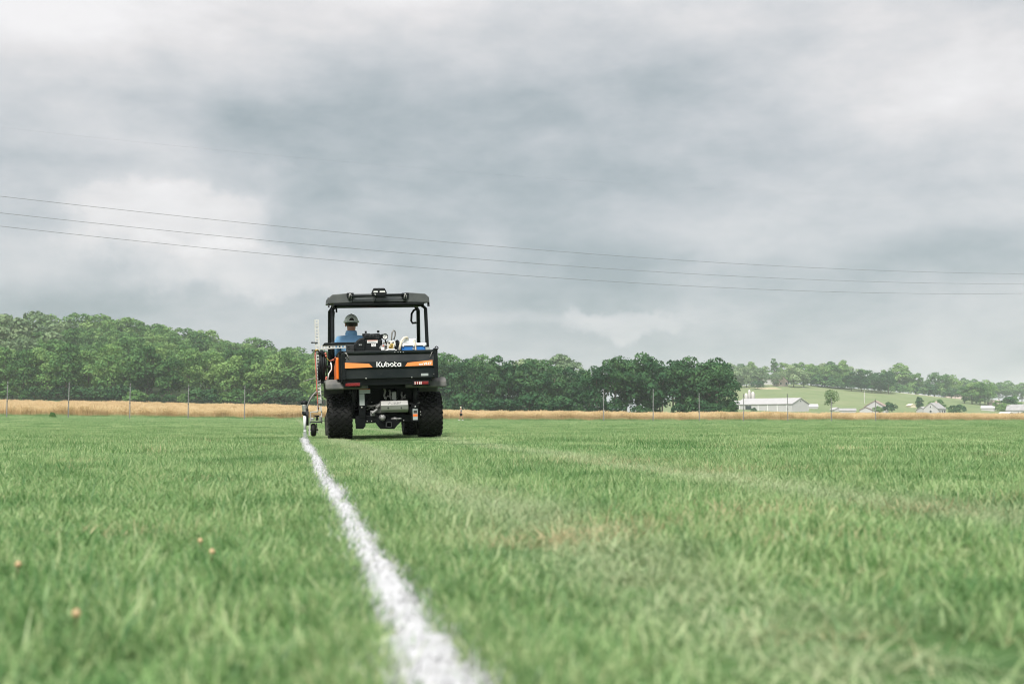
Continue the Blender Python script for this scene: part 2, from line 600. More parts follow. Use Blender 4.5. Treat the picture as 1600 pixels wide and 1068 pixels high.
# ------------------------------------------------------------------ terrain
DK = [0, 60, 115, 150, 200, 250, 300, 350, 420, 500, 600, 700, 900, 1200, 1700]
TT = {
    -1400: [0, 0, .5, .9, 2.1, 3.5, 5.8, 13, 25, 30, 30, 28, 20, 10, 5],
    0: [0, 0, .5, .9, 2.1, 3.5, 5.8, 13, 25, 30, 30, 28, 20, 10, 5],
    250: [0, 0, .25, .6, 1.7, 2.9, 4.8, 11, 21, 25, 25, 23, 18, 10, 5],
    480: [0, 0, .1, .3, 1.2, 2.2, 3.9, 7.5, 12, 14, 13, 12, 10, 8, 5],
    700: [0, 0, .05, .1, .6, 1.6, 3, 6, 10, 11, 11, 10, 8, 6, 5],
    880: [0, 0, 0, .05, .2, 1.2, 2, 4, 6.5, 8, 8, 6, 5, 5, 5],
    960: [0, 0, 0, .05, .15, 1.1, 1.3, 1.2, 1, .6, .4, .3, .2, .2, .2],
    1080: [0, 0, 0, 0, .1, 1.0, 1.2, 1.4, 2, 3.5, 10, 17, 16, 8, 5],
    1200: [0, 0, 0, 0, .1, .5, 1, 1.5, 2.2, 3.5, 13, 23, 25, 15, 8],
    1300: [0, 0, 0, 0, .05, .4, .9, 1.3, 2, 3.5, 12, 20.5, 23, 14, 8],
    1400: [0, 0, 0, 0, 0, .3, .7, 1.1, 1.7, 3.2, 10, 17, 19, 12, 8],
    1600: [0, 0, 0, 0, 0, .1, .3, .5, .9, 1.5, 4.5, 8, 14, 12, 8],
    3400: [0, 0, 0, 0, 0, .1, .3, .5, .9, 1.5, 3.5, 6, 12, 11, 8],
}
GP = np.arange(-1400, 3401, 20.0)
GD = np.arange(0, 1701, 5.0)
_pk = sorted(TT)
_rows = np.array([np.interp(GD, DK, TT[p]) for p in _pk])
_H = np.array([np.interp(GP, _pk, _rows[:, j]) for j in range(len(GD))]).T


def _sm(a, k, ax):
    w = np.hanning(k + 2)[1:-1]
    w /= w.sum()
    pad = [(0, 0), (0, 0)]
    pad[ax] = (k // 2, k // 2)
    return np.apply_along_axis(lambda v: np.convolve(v, w, 'valid'), ax, np.pad(a, pad, mode='edge'))


_H = _sm(_sm(_H, 7, 1), 7, 0)


def ground_np(x, y):
    x, y = np.asarray(x, float), np.asarray(y, float)
    l, d = x * CX - y * SX, x * SX + y * CX
    dd = np.maximum(d, 60.0)
    p = np.clip(800 + FPX * l / dd, -1399, 3399)
    d2 = np.clip(d, 0, 1699)
    i = (p + 1400) / 20.0
    j = d2 / 5.0
    i0, j0 = np.floor(i).astype(int), np.floor(j).astype(int)
    i1, j1 = np.minimum(i0 + 1, len(GP) - 1), np.minimum(j0 + 1, len(GD) - 1)
    fi, fj = i - i0, j - j0
    h = (_H[i0, j0] * (1 - fi) + _H[i1, j0] * fi) * (1 - fj) + (_H[i0, j1] * (1 - fi) + _H[i1, j1] * fi) * fj
    near = np.clip((60 - np.abs(d)) / 40, 0, 1)
    und = 0.010 * np.sin(x * 1.3 + 0.4) * np.sin(y * 0.8) + 0.008 * np.sin(x * 2.9 + y * 1.7)
    t = np.clip((x - 1.2) / 1.2, 0, 1)
    s = t * t * (3 - 2 * t) * np.exp(-((y - 17) / 5.0) ** 2) * np.exp(-(np.maximum(x - 2.6, 0) / 3.0) ** 2)
    return h + near * und + 0.032 * s


def gz(x, y):
    return float(ground_np(np.array([x]), np.array([y]))[0])


def front_edge(l):
    return 154.5 + 0.418 * np.clip(l, -160, 200)


def back_edge(px):
    return np.interp(px, [-600, 0, 480, 700, 900, 1100, 1250, 1600, 2200], [262, 250, 246, 218, 200, 212, 226, 246, 260])


def ground_mat(name, c0, c1, c2, s1=0.08, s2=1.2, bump=0.4):
    m = bpy.data.materials.new(name)
    m.use_nodes = True
    nt = m.node_tree
    L = nt.links.new
    b = nt.nodes['Principled BSDF']
    b.inputs['Roughness'].default_value = 0.9
    b.inputs['Specular IOR Level'].default_value = 0.15
    g = N(nt, 'ShaderNodeNewGeometry')
    a = N(nt, 'ShaderNodeTexNoise')
    a.inputs['Scale'].default_value = s1
    a.inputs['Detail'].default_value = 6
    c = N(nt, 'ShaderNodeTexNoise')
    c.inputs['Scale'].default_value = s2
    c.inputs['Detail'].default_value = 5
    L(g.outputs['Position'], a.inputs['Vector'])
    L(g.outputs['Position'], c.inputs['Vector'])
    ad = N(nt, 'ShaderNodeMath', operation='MULTIPLY_ADD')
    L(c.outputs['Fac'], ad.inputs[0])
    ad.inputs[1].default_value = 0.5
    h = N(nt, 'ShaderNodeMath', operation='MULTIPLY')
    L(a.outputs['Fac'], h.inputs[0])
    h.inputs[1].default_value = 0.6
    L(h.outputs[0], ad.inputs[2])
    r = N(nt, 'ShaderNodeValToRGB')
    r.color_ramp.elements[0].position, r.color_ramp.elements[1].position = 0.36, 0.72
    r.color_ramp.elements[0].color, r.color_ramp.elements[1].color = (*c0, 1), (*c2, 1)
    e = r.color_ramp.elements.new(0.54)
    e.color = (*c1, 1)
    L(ad.outputs[0], r.inputs[0])
    L(r.outputs[0], b.inputs['Base Color'])
    bp = N(nt, 'ShaderNodeBump')
    bp.inputs['Strength'].default_value = bump
    bp.inputs['Distance'].default_value = 0.05
    L(c.outputs['Fac'], bp.inputs['Height'])
    L(bp.outputs[0], b.inputs['Normal'])
    return m


M_LAWN = ground_mat('lawn_soil_and_thatch', (0.045, 0.095, 0.03), (0.075, 0.14, 0.045), (0.12, 0.17, 0.07), 0.2, 3.0)
M_STUBBLE = ground_mat('straw_ground', (0.20, 0.13, 0.06), (0.28, 0.19, 0.09), (0.34, 0.24, 0.12), 0.1, 2.0)
M_CROP = ground_mat('green_crop_rows', (0.045, 0.115, 0.05), (0.065, 0.145, 0.065), (0.09, 0.17, 0.075), 0.03, 0.3)
M_MEADOW = ground_mat('hill_meadow', (0.11, 0.155, 0.06), (0.155, 0.195, 0.085), (0.20, 0.22, 0.11), 0.012, 0.10)
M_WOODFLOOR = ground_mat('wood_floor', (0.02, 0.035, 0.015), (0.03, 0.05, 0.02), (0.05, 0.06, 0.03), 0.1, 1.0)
M_DRY = ground_mat('dry_field_strip', (0.30, 0.26, 0.16), (0.36, 0.31, 0.19), (0.40, 0.34, 0.22), 0.02, 0.2)


def axis(segs):
    out = []
    for a, b, s in segs:
        out += list(np.arange(a, b, s))
    out.append(segs[-1][1])
    return np.array(out)


gl = axis([(-1200, -400, 80), (-400, -120, 14), (-120, -30, 5), (-30, -8, 1.0), (-8, 12, 0.4), (12, 30, 1.0), (30, 130, 5), (130, 500, 12), (500, 1300, 80)])
gd = axis([(-500, -60, 80), (-60, -8, 6), (-8, 24, 0.4), (24, 60, 2), (60, 130, 5), (130, 280, 3.5), (280, 760, 9), (760, 1600, 60)])
GL, GDm = np.meshgrid(gl, gd, indexing='ij')
gx, gy = GL * CX + GDm * SX, -GL * SX + GDm * CX
gh = ground_np(gx.ravel(), gy.ravel()).reshape(gx.shape)
nl, nd = gl.size, gd.size
verts = np.stack([gx.ravel(), gy.ravel(), gh.ravel()], 1)
ii, jj = np.meshgrid(np.arange(nl - 1), np.arange(nd - 1), indexing='ij')
a0 = (ii * nd + jj).ravel()
faces = np.stack([a0, a0 + nd, a0 + nd + 1, a0 + 1], 1)
fl = (gl[ii] + gl[ii + 1]).ravel() / 2
fd = (gd[jj] + gd[jj + 1]).ravel() / 2
fpx = 800 + FPX * fl / np.maximum(fd, 60)
zone = np.full(len(fl), 3)
zone[fd < front_edge(fl) + 1.0] = 0
be = back_edge(fpx)
zone[(fd >= front_edge(fl) + 1.0) & (fd < be)] = 1
crop_end = np.interp(fpx, [-600, 0, 600, 900, 1130, 1200, 1300, 1400, 1600, 2200], [296, 296, 280, 232, 400, 470, 470, 395, 330, 330])
zone[(fd >= be) & (fd < crop_end)] = 2
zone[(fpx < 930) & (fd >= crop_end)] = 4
zone[(fpx > 1105) & (fpx < 1175) & (fd > 690) & (fd < 740)] = 5
zone[(fpx > 1180) & (fpx < 1225) & (fd > 645) & (fd < 668)] = 5
zone[(fpx > 1400) & (fpx < 1470) & (fd > 690) & (fd < 715)] = 5
zone[(fpx > 1555) & (fpx < 1640) & (fd > 800) & (fd < 850)] = 5
ground = link('ground', mesh_np('ground', verts, faces, [M_LAWN, M_STUBBLE, M_CROP, M_MEADOW, M_WOODFLOOR, M_DRY], True, zone))
tag(ground, kind='structure')

# ------------------------------------------------------------------ scatter by geometry nodes (stuff)
POOL = {}


def pool(name, meshes):
    c = bpy.data.collections.new(name)      # never linked to the scene: only a source of blade tufts
    for k, me in enumerate(meshes):
        c.objects.link(bpy.data.objects.new('%s_%02d' % (name, k), me))
    return c


def scatter_tree(name, coll):
    ng = bpy.data.node_groups.new(name, 'GeometryNodeTree')
    ng.interface.new_socket('Geometry', in_out='INPUT', socket_type='NodeSocketGeometry')
    ng.interface.new_socket('Geometry', in_out='OUTPUT', socket_type='NodeSocketGeometry')
    L = ng.links.new
    gi, go = N(ng, 'NodeGroupInput'), N(ng, 'NodeGroupOutput')
    ci = N(ng, 'GeometryNodeCollectionInfo')
    ci.inputs['Collection'].default_value = coll
    ci.inputs['Separate Children'].default_value = True
    ci.inputs['Reset Children'].default_value = True

    def attr(nm, tp):
        a = N(ng, 'GeometryNodeInputNamedAttribute', data_type=tp)
        a.inputs['Name'].default_value = nm
        return a.outputs['Attribute']
    ip = N(ng, 'GeometryNodeInstanceOnPoints')
    L(gi.outputs[0], ip.inputs['Points'])
    L(ci.outputs[0], ip.inputs['Instance'])
    ip.inputs['Pick Instance'].default_value = True
    L(attr('pick', 'INT'), ip.inputs['Instance Index'])
    e2r = N(ng, 'FunctionNodeEulerToRotation')
    L(attr('rot', 'FLOAT_VECTOR'), e2r.inputs[0])
    L(e2r.outputs[0], ip.inputs['Rotation'])
    L(attr('scl', 'FLOAT_VECTOR'), ip.inputs['Scale'])
    L(ip.outputs[0], go.inputs[0])
    return ng


def scatter(name, pts, rot, scl, pick, coll):
    me = bpy.data.meshes.new(name)
    n = len(pts)
    me.vertices.add(n)
    me.vertices.foreach_set('co', np.asarray(pts, np.float32).ravel())
    a = me.attributes.new('rot', 'FLOAT_VECTOR', 'POINT')
    a.data.foreach_set('vector', np.asarray(rot, np.float32).ravel())
    a = me.attributes.new('scl', 'FLOAT_VECTOR', 'POINT')
    a.data.foreach_set('vector', np.asarray(scl, np.float32).ravel())
    a = me.attributes.new('pick', 'INT', 'POINT')
    a.data.foreach_set('value', np.asarray(pick, np.int32))
    o = link(name, me)
    md = o.modifiers.new('scatter', 'NODES')
    md.node_group = scatter_tree(name, coll)
    return o


def blades(n, radius, h0, h1, w0, w1, lean, seed, segs=3, square=False, curl=0.5, flat=0.0):
    """n grass blades as tapered bent strips; returns verts, quads and tint"""
    r = np.random.default_rng(seed)
    if square:
        bx, by = r.uniform(-radius, radius, n), r.uniform(-radius, radius, n)
    else:
        q = radius * np.sqrt(r.random(n))
        t = r.random(n) * 2 * math.pi
        bx, by = q * np.cos(t), q * np.sin(t)
    az = r.random(n) * 2 * math.pi
    ln = np.abs(r.normal(0, lean, n)) + flat
    hh = r.uniform(h0, h1, n) * (0.7 + 0.5 * r.random(n))
    ww = r.uniform(w0, w1, n)
    cv = r.uniform(0.2, 1.0, n) * curl
    face = az + math.pi / 2 + r.normal(0, 0.5, n)
    V, T = [], []
    tint = r.random(n)
    for k in range(segs + 1):
        s = k / segs
        ang = np.minimum(ln + cv * s * 1.3, 1.75)
        if k == 0:
            px, py, pz = bx.copy(), by.copy(), np.full(n, -0.008)
        else:
            st = hh / segs
            px = px + np.cos(az) * np.sin(ang) * st
            py = py + np.sin(az) * np.sin(ang) * st
            pz = pz + np.cos(ang) * st
        wd = ww * (1.0 - 0.88 * s ** 1.6) * 0.5
        V.append(np.stack([px - np.cos(face) * wd, py - np.sin(face) * wd, pz], 1))
        V.append(np.stack([px + np.cos(face) * wd, py + np.sin(face) * wd, pz], 1))
        T += [tint, tint]
    V = np.stack(V, 1).reshape(-1, 3)
    T = np.stack(T, 1).reshape(-1)
    b = np.arange(n)[:, None] * (2 * (segs + 1))
    F = np.concatenate([np.stack([b[:, 0] + 2 * k, b[:, 0] + 2 * k + 1, b[:, 0] + 2 * k + 3, b[:, 0] + 2 * k + 2], 1) for k in range(segs)], 0)
    return V, F, T


def blade_mesh(name, parts, m):
    vs, fs, ts, off = [], [], [], 0
    for V, F, T in parts:
        vs.append(V)
        fs.append(F + off)
        ts.append(T)
        off += len(V)
    me = mesh_np(name, np.concatenate(vs), np.concatenate(fs), m, True)
    a = me.attributes.new('tint', 'FLOAT', 'POINT')
    a.data.foreach_set('value', np.concatenate(ts).astype(np.float32))
    return me


LINE_X, LINE_W = 0.160, 0.050


def line_x(y):
    return LINE_X - 0.012 * np.exp(-((np.asarray(y) - 0.9) / 0.8) ** 2) + 0.004 * np.sin(np.asarray(y) * 0.9)


def line_w(y):
    y = np.asarray(y)
    return LINE_W + 0.013 * np.exp(-((y - 0.9) / 0.9) ** 2) + 0.003 * np.sin(y * 23) + 0.003 * np.sin(y * 57 + 1) + 0.002 * np.sin(y * 7.1)



near_tufts = []
for k in range(12):
    p = [blades(64, 0.075, 0.022, 0.053, 0.0018, 0.0039, 0.5, 100 + k, curl=1.0),
         blades(16, 0.08, 0.02, 0.05, 0.002, 0.0036, 0.9, 200 + k, curl=0.9, flat=0.3)]
    if k % 3 == 0:
        p.append(blades(8, 0.03, 0.055, 0.085, 0.003, 0.005, 0.35, 300 + k, curl=1.1))
    if k % 4 == 1:
        p.append(blades(7, 0.05, 0.03, 0.06, 0.006, 0.0095, 0.7, 350 + k, curl=0.9, flat=0.2))
    near_tufts.append(blade_mesh('tuft', p, M_GRASS))
edge_tufts = [blade_mesh('edge_tuft', [blades(9, 0.014, 0.024, 0.052, 0.002, 0.004, 0.4, 400 + k, curl=0.8)], M_GRASS) for k in range(6)]
far_patches = [blade_mesh('patch', [blades(720, 0.5, 0.026, 0.066, 0.004, 0.0072, 0.5, 500 + k, square=False, curl=0.9),
                                    blades(90, 0.5, 0.02, 0.05, 0.005, 0.009, 0.9, 600 + k, curl=0.8)], M_GRASS) for k in range(5)]


def wedge(n, d0, d1, slope, side):
    d = np.sqrt(RNG.random(n) * (d1 * d1 - d0 * d0) + d0 * d0) if d0 >= 0 else RNG.uniform(d0, d1, n)
    l = (RNG.random(n) * 2 - 1) * (slope * np.maximum(d, 0) + side)
    return l * CX + d * SX, -l * SX + d * CX, d


xs, ys, ds = [], [], []
x, y, d = wedge(25000, 0.55, 9.0, 0.54, 1.1)
xs.append(x); ys.append(y); ds.append(d)
x, y, d = wedge(1900, -1.2, 0.8, 0.0, 2.2)
ok = (np.abs(x) > 0.25) | (np.abs(y) > 0.35)
xs.append(x[ok]); ys.append(y[ok]); ds.append(d[ok])
x, y = np.concatenate(xs), np.concatenate(ys)
ok = np.abs(x - line_x(y)) > LINE_W + 0.062
x, y = x[ok], y[ok]
n = len(x)
P = np.stack([x, y, ground_np(x, y)], 1)
patch_n = np.sin(x * 3.1 + np.sin(y * 2.3) * 1.2) * np.sin(y * 2.7 + np.sin(x * 1.9)) * 0.5 + np.sin(x * 7.3 - y * 5.1) * 0.25
track = np.maximum(np.exp(-((x - 0.62) / 0.16) ** 2), np.exp(-((x - 1.98) / 0.2) ** 2))
hs = np.clip(1.0 + 0.32 * patch_n + RNG.normal(0, 0.14, n), 0.5, 1.7) * (1 - 0.35 * track)
S = np.stack([np.ones(n), np.ones(n), hs], 1) * RNG.uniform(0.9, 1.2, n)[:, None]
R = np.stack([RNG.normal(0, 0.10, n), RNG.normal(0, 0.10, n), RNG.random(n) * 6.28], 1)
grass_near = scatter('grass', P, R, S, RNG.integers(0, 12, n), pool('tufts', near_tufts))
tag(grass_near, kind='stuff')

m_ = 9000
y = np.concatenate([RNG.uniform(0.75, 9.5, m_ // 2), RNG.uniform(0.75, 4.0, m_ // 2)])
side = np.where(RNG.random(m_) < 0.5, -1, 1)
off = np.where(RNG.random(m_) < .012, RNG.uniform(-0.05, -0.01, m_), RNG.uniform(-0.009, 0.075, m_))
x = line_x(y) + side * (line_w(y) + off)
P = np.stack([x, y, ground_np(x, y)], 1)
S = np.stack([np.ones(m_)] * 3, 1) * RNG.uniform(0.75, 1.15, m_)[:, None]
R = np.stack([RNG.normal(0, 0.1, m_), RNG.normal(0, 0.1, m_), RNG.random(m_) * 6.28], 1)
tag(scatter('grass', P, R, S, RNG.integers(0, 6, m_), pool('edge_tufts', edge_tufts)), kind='stuff')

x1, y1, d1 = wedge(5600, 7.5, 34, 0.57, 1.6)
ds_ = RNG.uniform(-3, 10, 1500)
ls_ = (0.50 * np.maximum(ds_, 0) + 1.2 + RNG.uniform(0, 7.5, 1500)) * np.where(RNG.random(1500) < .5, -1, 1)
x3, y3, d3 = ls_ * CX + ds_ * SX, -ls_ * SX + ds_ * CX, np.full(1500, 7.0)
x2, y2, d2 = wedge(6500, 32, 135, 0.55, 1.0)
x, y, d = np.concatenate([x1, x2, x3]), np.concatenate([y1, y2, y3]), np.concatenate([d1, d2, d3])
sc_ = np.interp(d, [7, 30, 60, 135], [0.9, 1.0, 2.0, 3.2])
ok = (np.abs(x - LINE_X) > LINE_W + 0.45 * sc_ + 0.02) | (y > 18.5)
l_, d_ = LD(x, y)
ok &= d_ < front_edge(l_) - 2.5
x, y, sc_ = x[ok], y[ok], sc_[ok]
n = len(x)
P = np.stack([x, y, ground_np(x, y)], 1)
track = np.maximum(np.exp(-((x - 0.62) / 0.3) ** 2), np.exp(-((x - 1.98) / 0.3) ** 2)) * (y < 16)
hs = np.clip(1.0 + 0.3 * np.sin(x * 0.9 + np.sin(y * 0.6)) * np.sin(y * 0.35) + RNG.normal(0, 0.12, n), 0.6, 1.5) * (1 - 0.25 * track)
hs *= 1 - 0.5 * np.exp(-(np.maximum(np.abs(x - 1.25) - 1.0, 0) / 0.35) ** 2) * np.clip((y - 13.2) / 1.2, 0, 1) * np.clip((20.5 - y) / 1.5, 0, 1)
S = np.stack([sc_, sc_, hs * np.sqrt(sc_)], 1)
R = np.stack([RNG.normal(0, 0.01, n), RNG.normal(0, 0.01, n), RNG.random(n) * 6.28], 1)
tag(scatter('grass', P, R, S, RNG.integers(0, 5, n), pool('patches', far_patches)), kind='stuff')
# strips of the same turf hugging the painted line farther out
m_ = 5200
y = RNG.uniform(7.0, 18.5, m_)
side = np.where(RNG.random(m_) < 0.5, -1, 1)
x = LINE_X + side * (LINE_W + 0.055 + RNG.random(m_) * 0.42)
P = np.stack([x, y, ground_np(x, y)], 1)
S = np.stack([np.ones(m_), np.ones(m_), RNG.uniform(0.8, 1.2, m_) * (1 - 0.4 * np.clip((y - 13.5) / 1.5, 0, 1))], 1)
R = np.stack([RNG.normal(0, 0.08, m_), RNG.normal(0, 0.08, m_), RNG.random(m_) * 6.28], 1)
tag(scatter('grass', P, R, S, RNG.integers(0, 12, m_), pool('tufts_along_line', near_tufts)), kind='stuff')

# painted line: the coated blades themselves over a crusted strip
nb = 29000
yy = 0.72 + (17.0 - 0.72) * RNG.random(nb) ** 1.35
V, F, T = blades(nb, 1.0, 0.019, 0.043, 0.0028, 0.0055, 0.5, 900, curl=1.0)
Vb = V.reshape(nb, -1, 3)
base = Vb[:, 0:1, :].copy()
u = np.where(RNG.random(nb) < .75, RNG.uniform(-1, 1, nb), np.clip(RNG.normal(0, 0.75, nb), -1.35, 1.35))
lx = line_x(yy) + u * line_w(yy)
Vb[:, :, 0] += lx[:, None] - base[:, :, 0]
Vb[:, :, 1] += yy[:, None] - base[:, :, 1]
Vb[:, :, 2] += ground_np(lx, yy)[:, None]
vs = [Vb.reshape(-1, 3)]
fs = [F]
ny, nx = 700, 7
ys_ = np.linspace(0.7, 17.0, ny)
us = np.linspace(-1, 1, nx)
UU, YY = np.meshgrid(us, ys_)
XX = line_x(YY) + UU * (line_w(YY) - 0.008)
ZZ = ground_np(XX.ravel(), YY.ravel()).reshape(XX.shape) + 0.0125 * (1 - np.abs(UU) ** 3) + RNG.normal(0, 0.003, XX.shape)
q = np.arange((ny - 1) * nx).reshape(ny - 1, nx)[:, :-1].ravel()
fs.append(np.stack([q, q + 1, q + nx + 1, q + nx], 1) + len(vs[0]))
vs.append(np.stack([XX.ravel(), YY.ravel(), ZZ.ravel()], 1))
line = link('painted_line', mesh_np('painted_line', np.concatenate(vs), np.concatenate(fs), M_PAINT_LINE, True))
tag(line, 'fresh white painted line on the grass running from the camera to the utility vehicle', kind='structure')

# ------------------------------------------------------------------ wheat
wp = []
for k in range(4):
    st = blades(120, 0.62, 0.70, 0.88, 0.012, 0.022, 0.06, 700 + k, 2, False, 0.12)
    ears = blades(120, 0.62, 0.70, 0.88, 0.012, 0.022, 0.06, 700 + k, 2, False, 0.12)
    E = ears[0].reshape(120, 6, 3)
    tip = E[:, 4:6, :].mean(1)
    ang = np.random.default_rng(k).random(120) * 6.28
    dx = np.stack([np.cos(ang), np.sin(ang), np.zeros(120)], 1)
    ev = np.stack([tip - dx * 0.02, tip + dx * 0.02, tip + dx * 0.035 + [0, 0, 0.11], tip - dx * 0.005 + [0, 0, 0.13]], 1).reshape(-1, 3)
    ef = np.arange(480).reshape(-1, 4)
    wp.append(blade_mesh('wheat_patch', [st, (ev, ef, np.repeat(np.random.default_rng(k + 5).random(120), 4) * 0.6 + 0.4)], M_WHEAT))
nW = 30000
l = RNG.uniform(-125, 150, nW)
t = RNG.random(nW) ** 1.5
fe = front_edge(l)
pxx = 800 + FPX * l / fe
bk = back_edge(pxx)
d = fe + 0.6 + t * (bk - fe - 1)
pxx = 800 + FPX * l / d
ok = (pxx > -260) & (pxx < 1860) & (d < back_edge(pxx))
l, d = l[ok], d[ok]
x, y = l * CX + d * SX, -l * SX + d * CX
n = len(x)
P = np.stack([x, y, ground_np(x, y)], 1)
sc_ = RNG.uniform(0.95, 1.35, n)
wob = 1 + 0.08 * np.sin(l * 0.21) + 0.08 * np.sin(l * 0.63 + d * 0.3) + 0.05 * np.sin(l * 2.1) + RNG.normal(0, 0.09, n)
S = np.stack([sc_, sc_, wob * 1.02], 1)
R = np.stack([RNG.normal(0, 0.05, n), RNG.normal(0, 0.05, n), RNG.random(n) * 6.28], 1)
nE = 2600
le = RNG.uniform(-75, 100, nE)
de = front_edge(le) + RNG.normal(-0.6, 0.9, nE)
xe, ye = le * CX + de * SX, -le * SX + de * CX
Se = np.stack([np.full(nE, 1.6), np.full(nE, 1.6), np.abs(RNG.normal(0, 1, nE)) ** 2 * 2.2 + 1.5], 1)
Se[:, 2] = np.minimum(Se[:, 2], 9)
tag(scatter('grass', np.stack([xe, ye, ground_np(xe, ye)], 1), np.stack([np.zeros(nE), np.zeros(nE), RNG.random(nE) * 6.28], 1), Se, RNG.integers(0, 5, nE), pool('margin', far_patches)), kind='stuff')
wheat = scatter('wheat_field', P, R, S, RNG.integers(0, 4, n), pool('wheat_tufts', wp))
tag(wheat, 'ripe golden wheat standing behind the lawn', kind='stuff')

# ------------------------------------------------------------------ trees
def crown_mesh(name, seed, H, R, z0, z1, nl, per, lobe, leaf, m, shape='round', dens_in=0.18):
    r = np.random.default_rng(seed)
    zc, hz = (z0 + z1) / 2 * H, (z1 - z0) / 2 * H
    cs, rs = [], []
    while len(cs) < nl:
        q = r.normal(0, 1, 3)
        q /= np.linalg.norm(q)
        q *= r.random() ** 0.45 * 0.86
        zt = (q[2] + 1) / 2
        w = 1.0
        if shape == 'cone':
            w = 1.08 - 0.92 * zt
        elif shape == 'dome':
            w = 1.0 if zt < 0.45 else math.sqrt(max(0.05, 1 - ((zt - 0.45) / 0.62) ** 2))
        c = np.array([q[0] * R * w, q[1] * R * w, zc + q[2] * hz])
        cs.append(c)
        rs.append(lobe * R * r.uniform(0.75, 1.25) * (0.75 + 0.4 * w))
    cs, rs = np.array(cs), np.array(rs)
    V = []
    T = []
    for i in range(nl):
        dr = r.normal(0, 1, (per, 3))
        dr /= np.linalg.norm(dr, axis=1)[:, None]
        dr[:, 2] = np.where(dr[:, 2] < -0.35, -dr[:, 2], dr[:, 2])
        rad = rs[i] * np.where(r.random(per) < dens_in, r.uniform(0.3, 0.85, per), r.uniform(0.82, 1.12, per))
        p = cs[i] + dr * rad[:, None] * np.array([1, 1, 0.82])
        dd = np.linalg.norm(p[:, None, :] - cs[None], axis=2) / rs[None]
        dd[:, i] = 9
        keep = dd.min(1) > 0.72
        p, nn = p[keep], dr[keep]
        k = len(p)
        nn = nn + r.normal(0, 0.55, (k, 3))
        nn /= np.linalg.norm(nn, axis=1)[:, None]
        t1 = np.cross(nn, r.normal(0, 1, (k, 3)))
        t1 /= np.linalg.norm(t1, axis=1)[:, None] + 1e-9
        t2 = np.cross(nn, t1)
        s = leaf * r.uniform(0.6, 1.35, k)[:, None]
        a = r.uniform(0.55, 0.8, k)[:, None]
        V.append(np.stack([p - t1 * s * 0.5, p + t2 * s * a * 0.5 + nn * s * 0.08, p + t1 * s * 0.55, p - t2 * s * a * 0.5 + nn * s * 0.05], 1))
        T.append(np.repeat(np.clip(r.random() * 0.5 + r.random(k) * 0.5, 0, 1), 4))
    V = np.concatenate(V).reshape(-1, 3)
    F = np.arange(len(V)).reshape(-1, 4)
    me = mesh_np(name, V, F, m, False)
    a = me.attributes.new('tint', 'FLOAT', 'POINT')
    a.data.foreach_set('value', np.concatenate(T).astype(np.float32))
    return me, cs


def trunk_mesh(name, seed, H, rad, z0, z1, R, cs, nlimb=6, lean=0.03):
    r = random.Random(seed)
    b = MB()
    top = (z0 + (z1 - z0) * 0.7) * H
    pts, x, y = [], 0, 0
    for k in range(7):
        s = k / 6
        pts.append((x, y, -0.4 + (top + 0.4) * s))
        x += r.uniform(-lean, lean) * H * 0.3
        y += r.uniform(-lean, lean) * H * 0.3
    b.tube(pts, [rad * (1.25 if k == 0 else 1.0 - 0.8 * k / 6) for k in range(7)], 6)
    idx = list(range(len(cs)))
    r.shuffle(idx)
    for i in idx[:nlimb]:
        c = cs[i]
        s = r.uniform(0.35, 0.75)
        j = s * 6
        p0 = Vector(pts[int(j)]).lerp(Vector(pts[min(6, int(j) + 1)]), j - int(j))
        p2 = Vector(c)
        p1 = p0.lerp(p2, 0.5) + Vector((0, 0, -0.05 * H * 0.3))
        b.tube([p0, p1, p2], [rad * 0.42, rad * 0.28, rad * 0.1], 5)
    return b.mesh(name, M_BARK)


KIND = {}


def make_kind(key, seed, H, R, z0, z1, nl, per, lobe, leaf, m, shape='round', rad=0.22, limbs=6, dens=0.18):
    cm, cs = crown_mesh('crown', seed, H, R, z0, z1, nl, per, lobe, leaf, m, shape, dens)
    tm = trunk_mesh('trunk', seed, H, rad, z0, z1, R, cs, limbs)
    KIND[key] = (tm, cm, H)


for k in range(4):
    make_kind('wood%d' % k, 20 + k, 14.5, [4.6, 5.2, 4.0, 5.0][k], [.04, .08, .05, .02][k], 1.0, 34, 110, .30, .66, M_TREE, 'dome', .24)
for k in range(3):
    make_kind('dark%d' % k, 40 + k, 12.5, [4.2, 4.9, 3.6][k], [.05, .1, .02][k], 1.0, 32, 115, .30, .56, M_TREE_DARK, 'dome', .22)
for k in range(2):
    make_kind('open%d' % k, 50 + k, 12.5, [4.0, 4.6][k], [.34, .30][k], 1.0, 26, 95, .27, .52, M_TREE_DARK, 'dome', .2, 9)
for k in range(3):
    make_kind('hill%d' % k, 60 + k, 16.0, [5.5, 6.4, 4.6][k], [.02, .04, .01][k], 1.0, 34, 90, .30, .9, M_TREE, 'dome', .3)
for k in range(2):
    make_kind('pale%d' % k, 70 + k, 12.0, [5.0, 4.2][k], [.03, .02][k], 1.0, 30, 90, .32, .8, M_TREE_PALE, 'dome', .26)
make_kind('tall', 80, 17.0, 2.5, .1, 1.0, 26, 80, .46, .8, M_TREE, 'round', .25)
make_kind('cedar', 81, 8.5, 2.2, .03, 1.0, 30, 80, .42, .6, M_TREE_DARK, 'round', .18)
make_kind('lollipop', 82, 13.0, 4.4, .42, 1.0, 34, 80, .30, .62, M_TREE_PALE, 'round', .2, 8, .1)
make_kind('bush', 83, 3.2, 1.9, .02, 1.0, 16, 90, .42, .45, M_TREE_DARK, 'dome', .08, 3)
make_kind('bush2', 84, 3.0, 1.7, .02, 1.0, 16, 90, .42, .45, M_TREE, 'dome', .08, 3)
make_kind('young', 85, 6.5, 1.3, .05, 1.0, 20, 60, .40, .38, M_TREE_DARK, 'round', .09, 5)


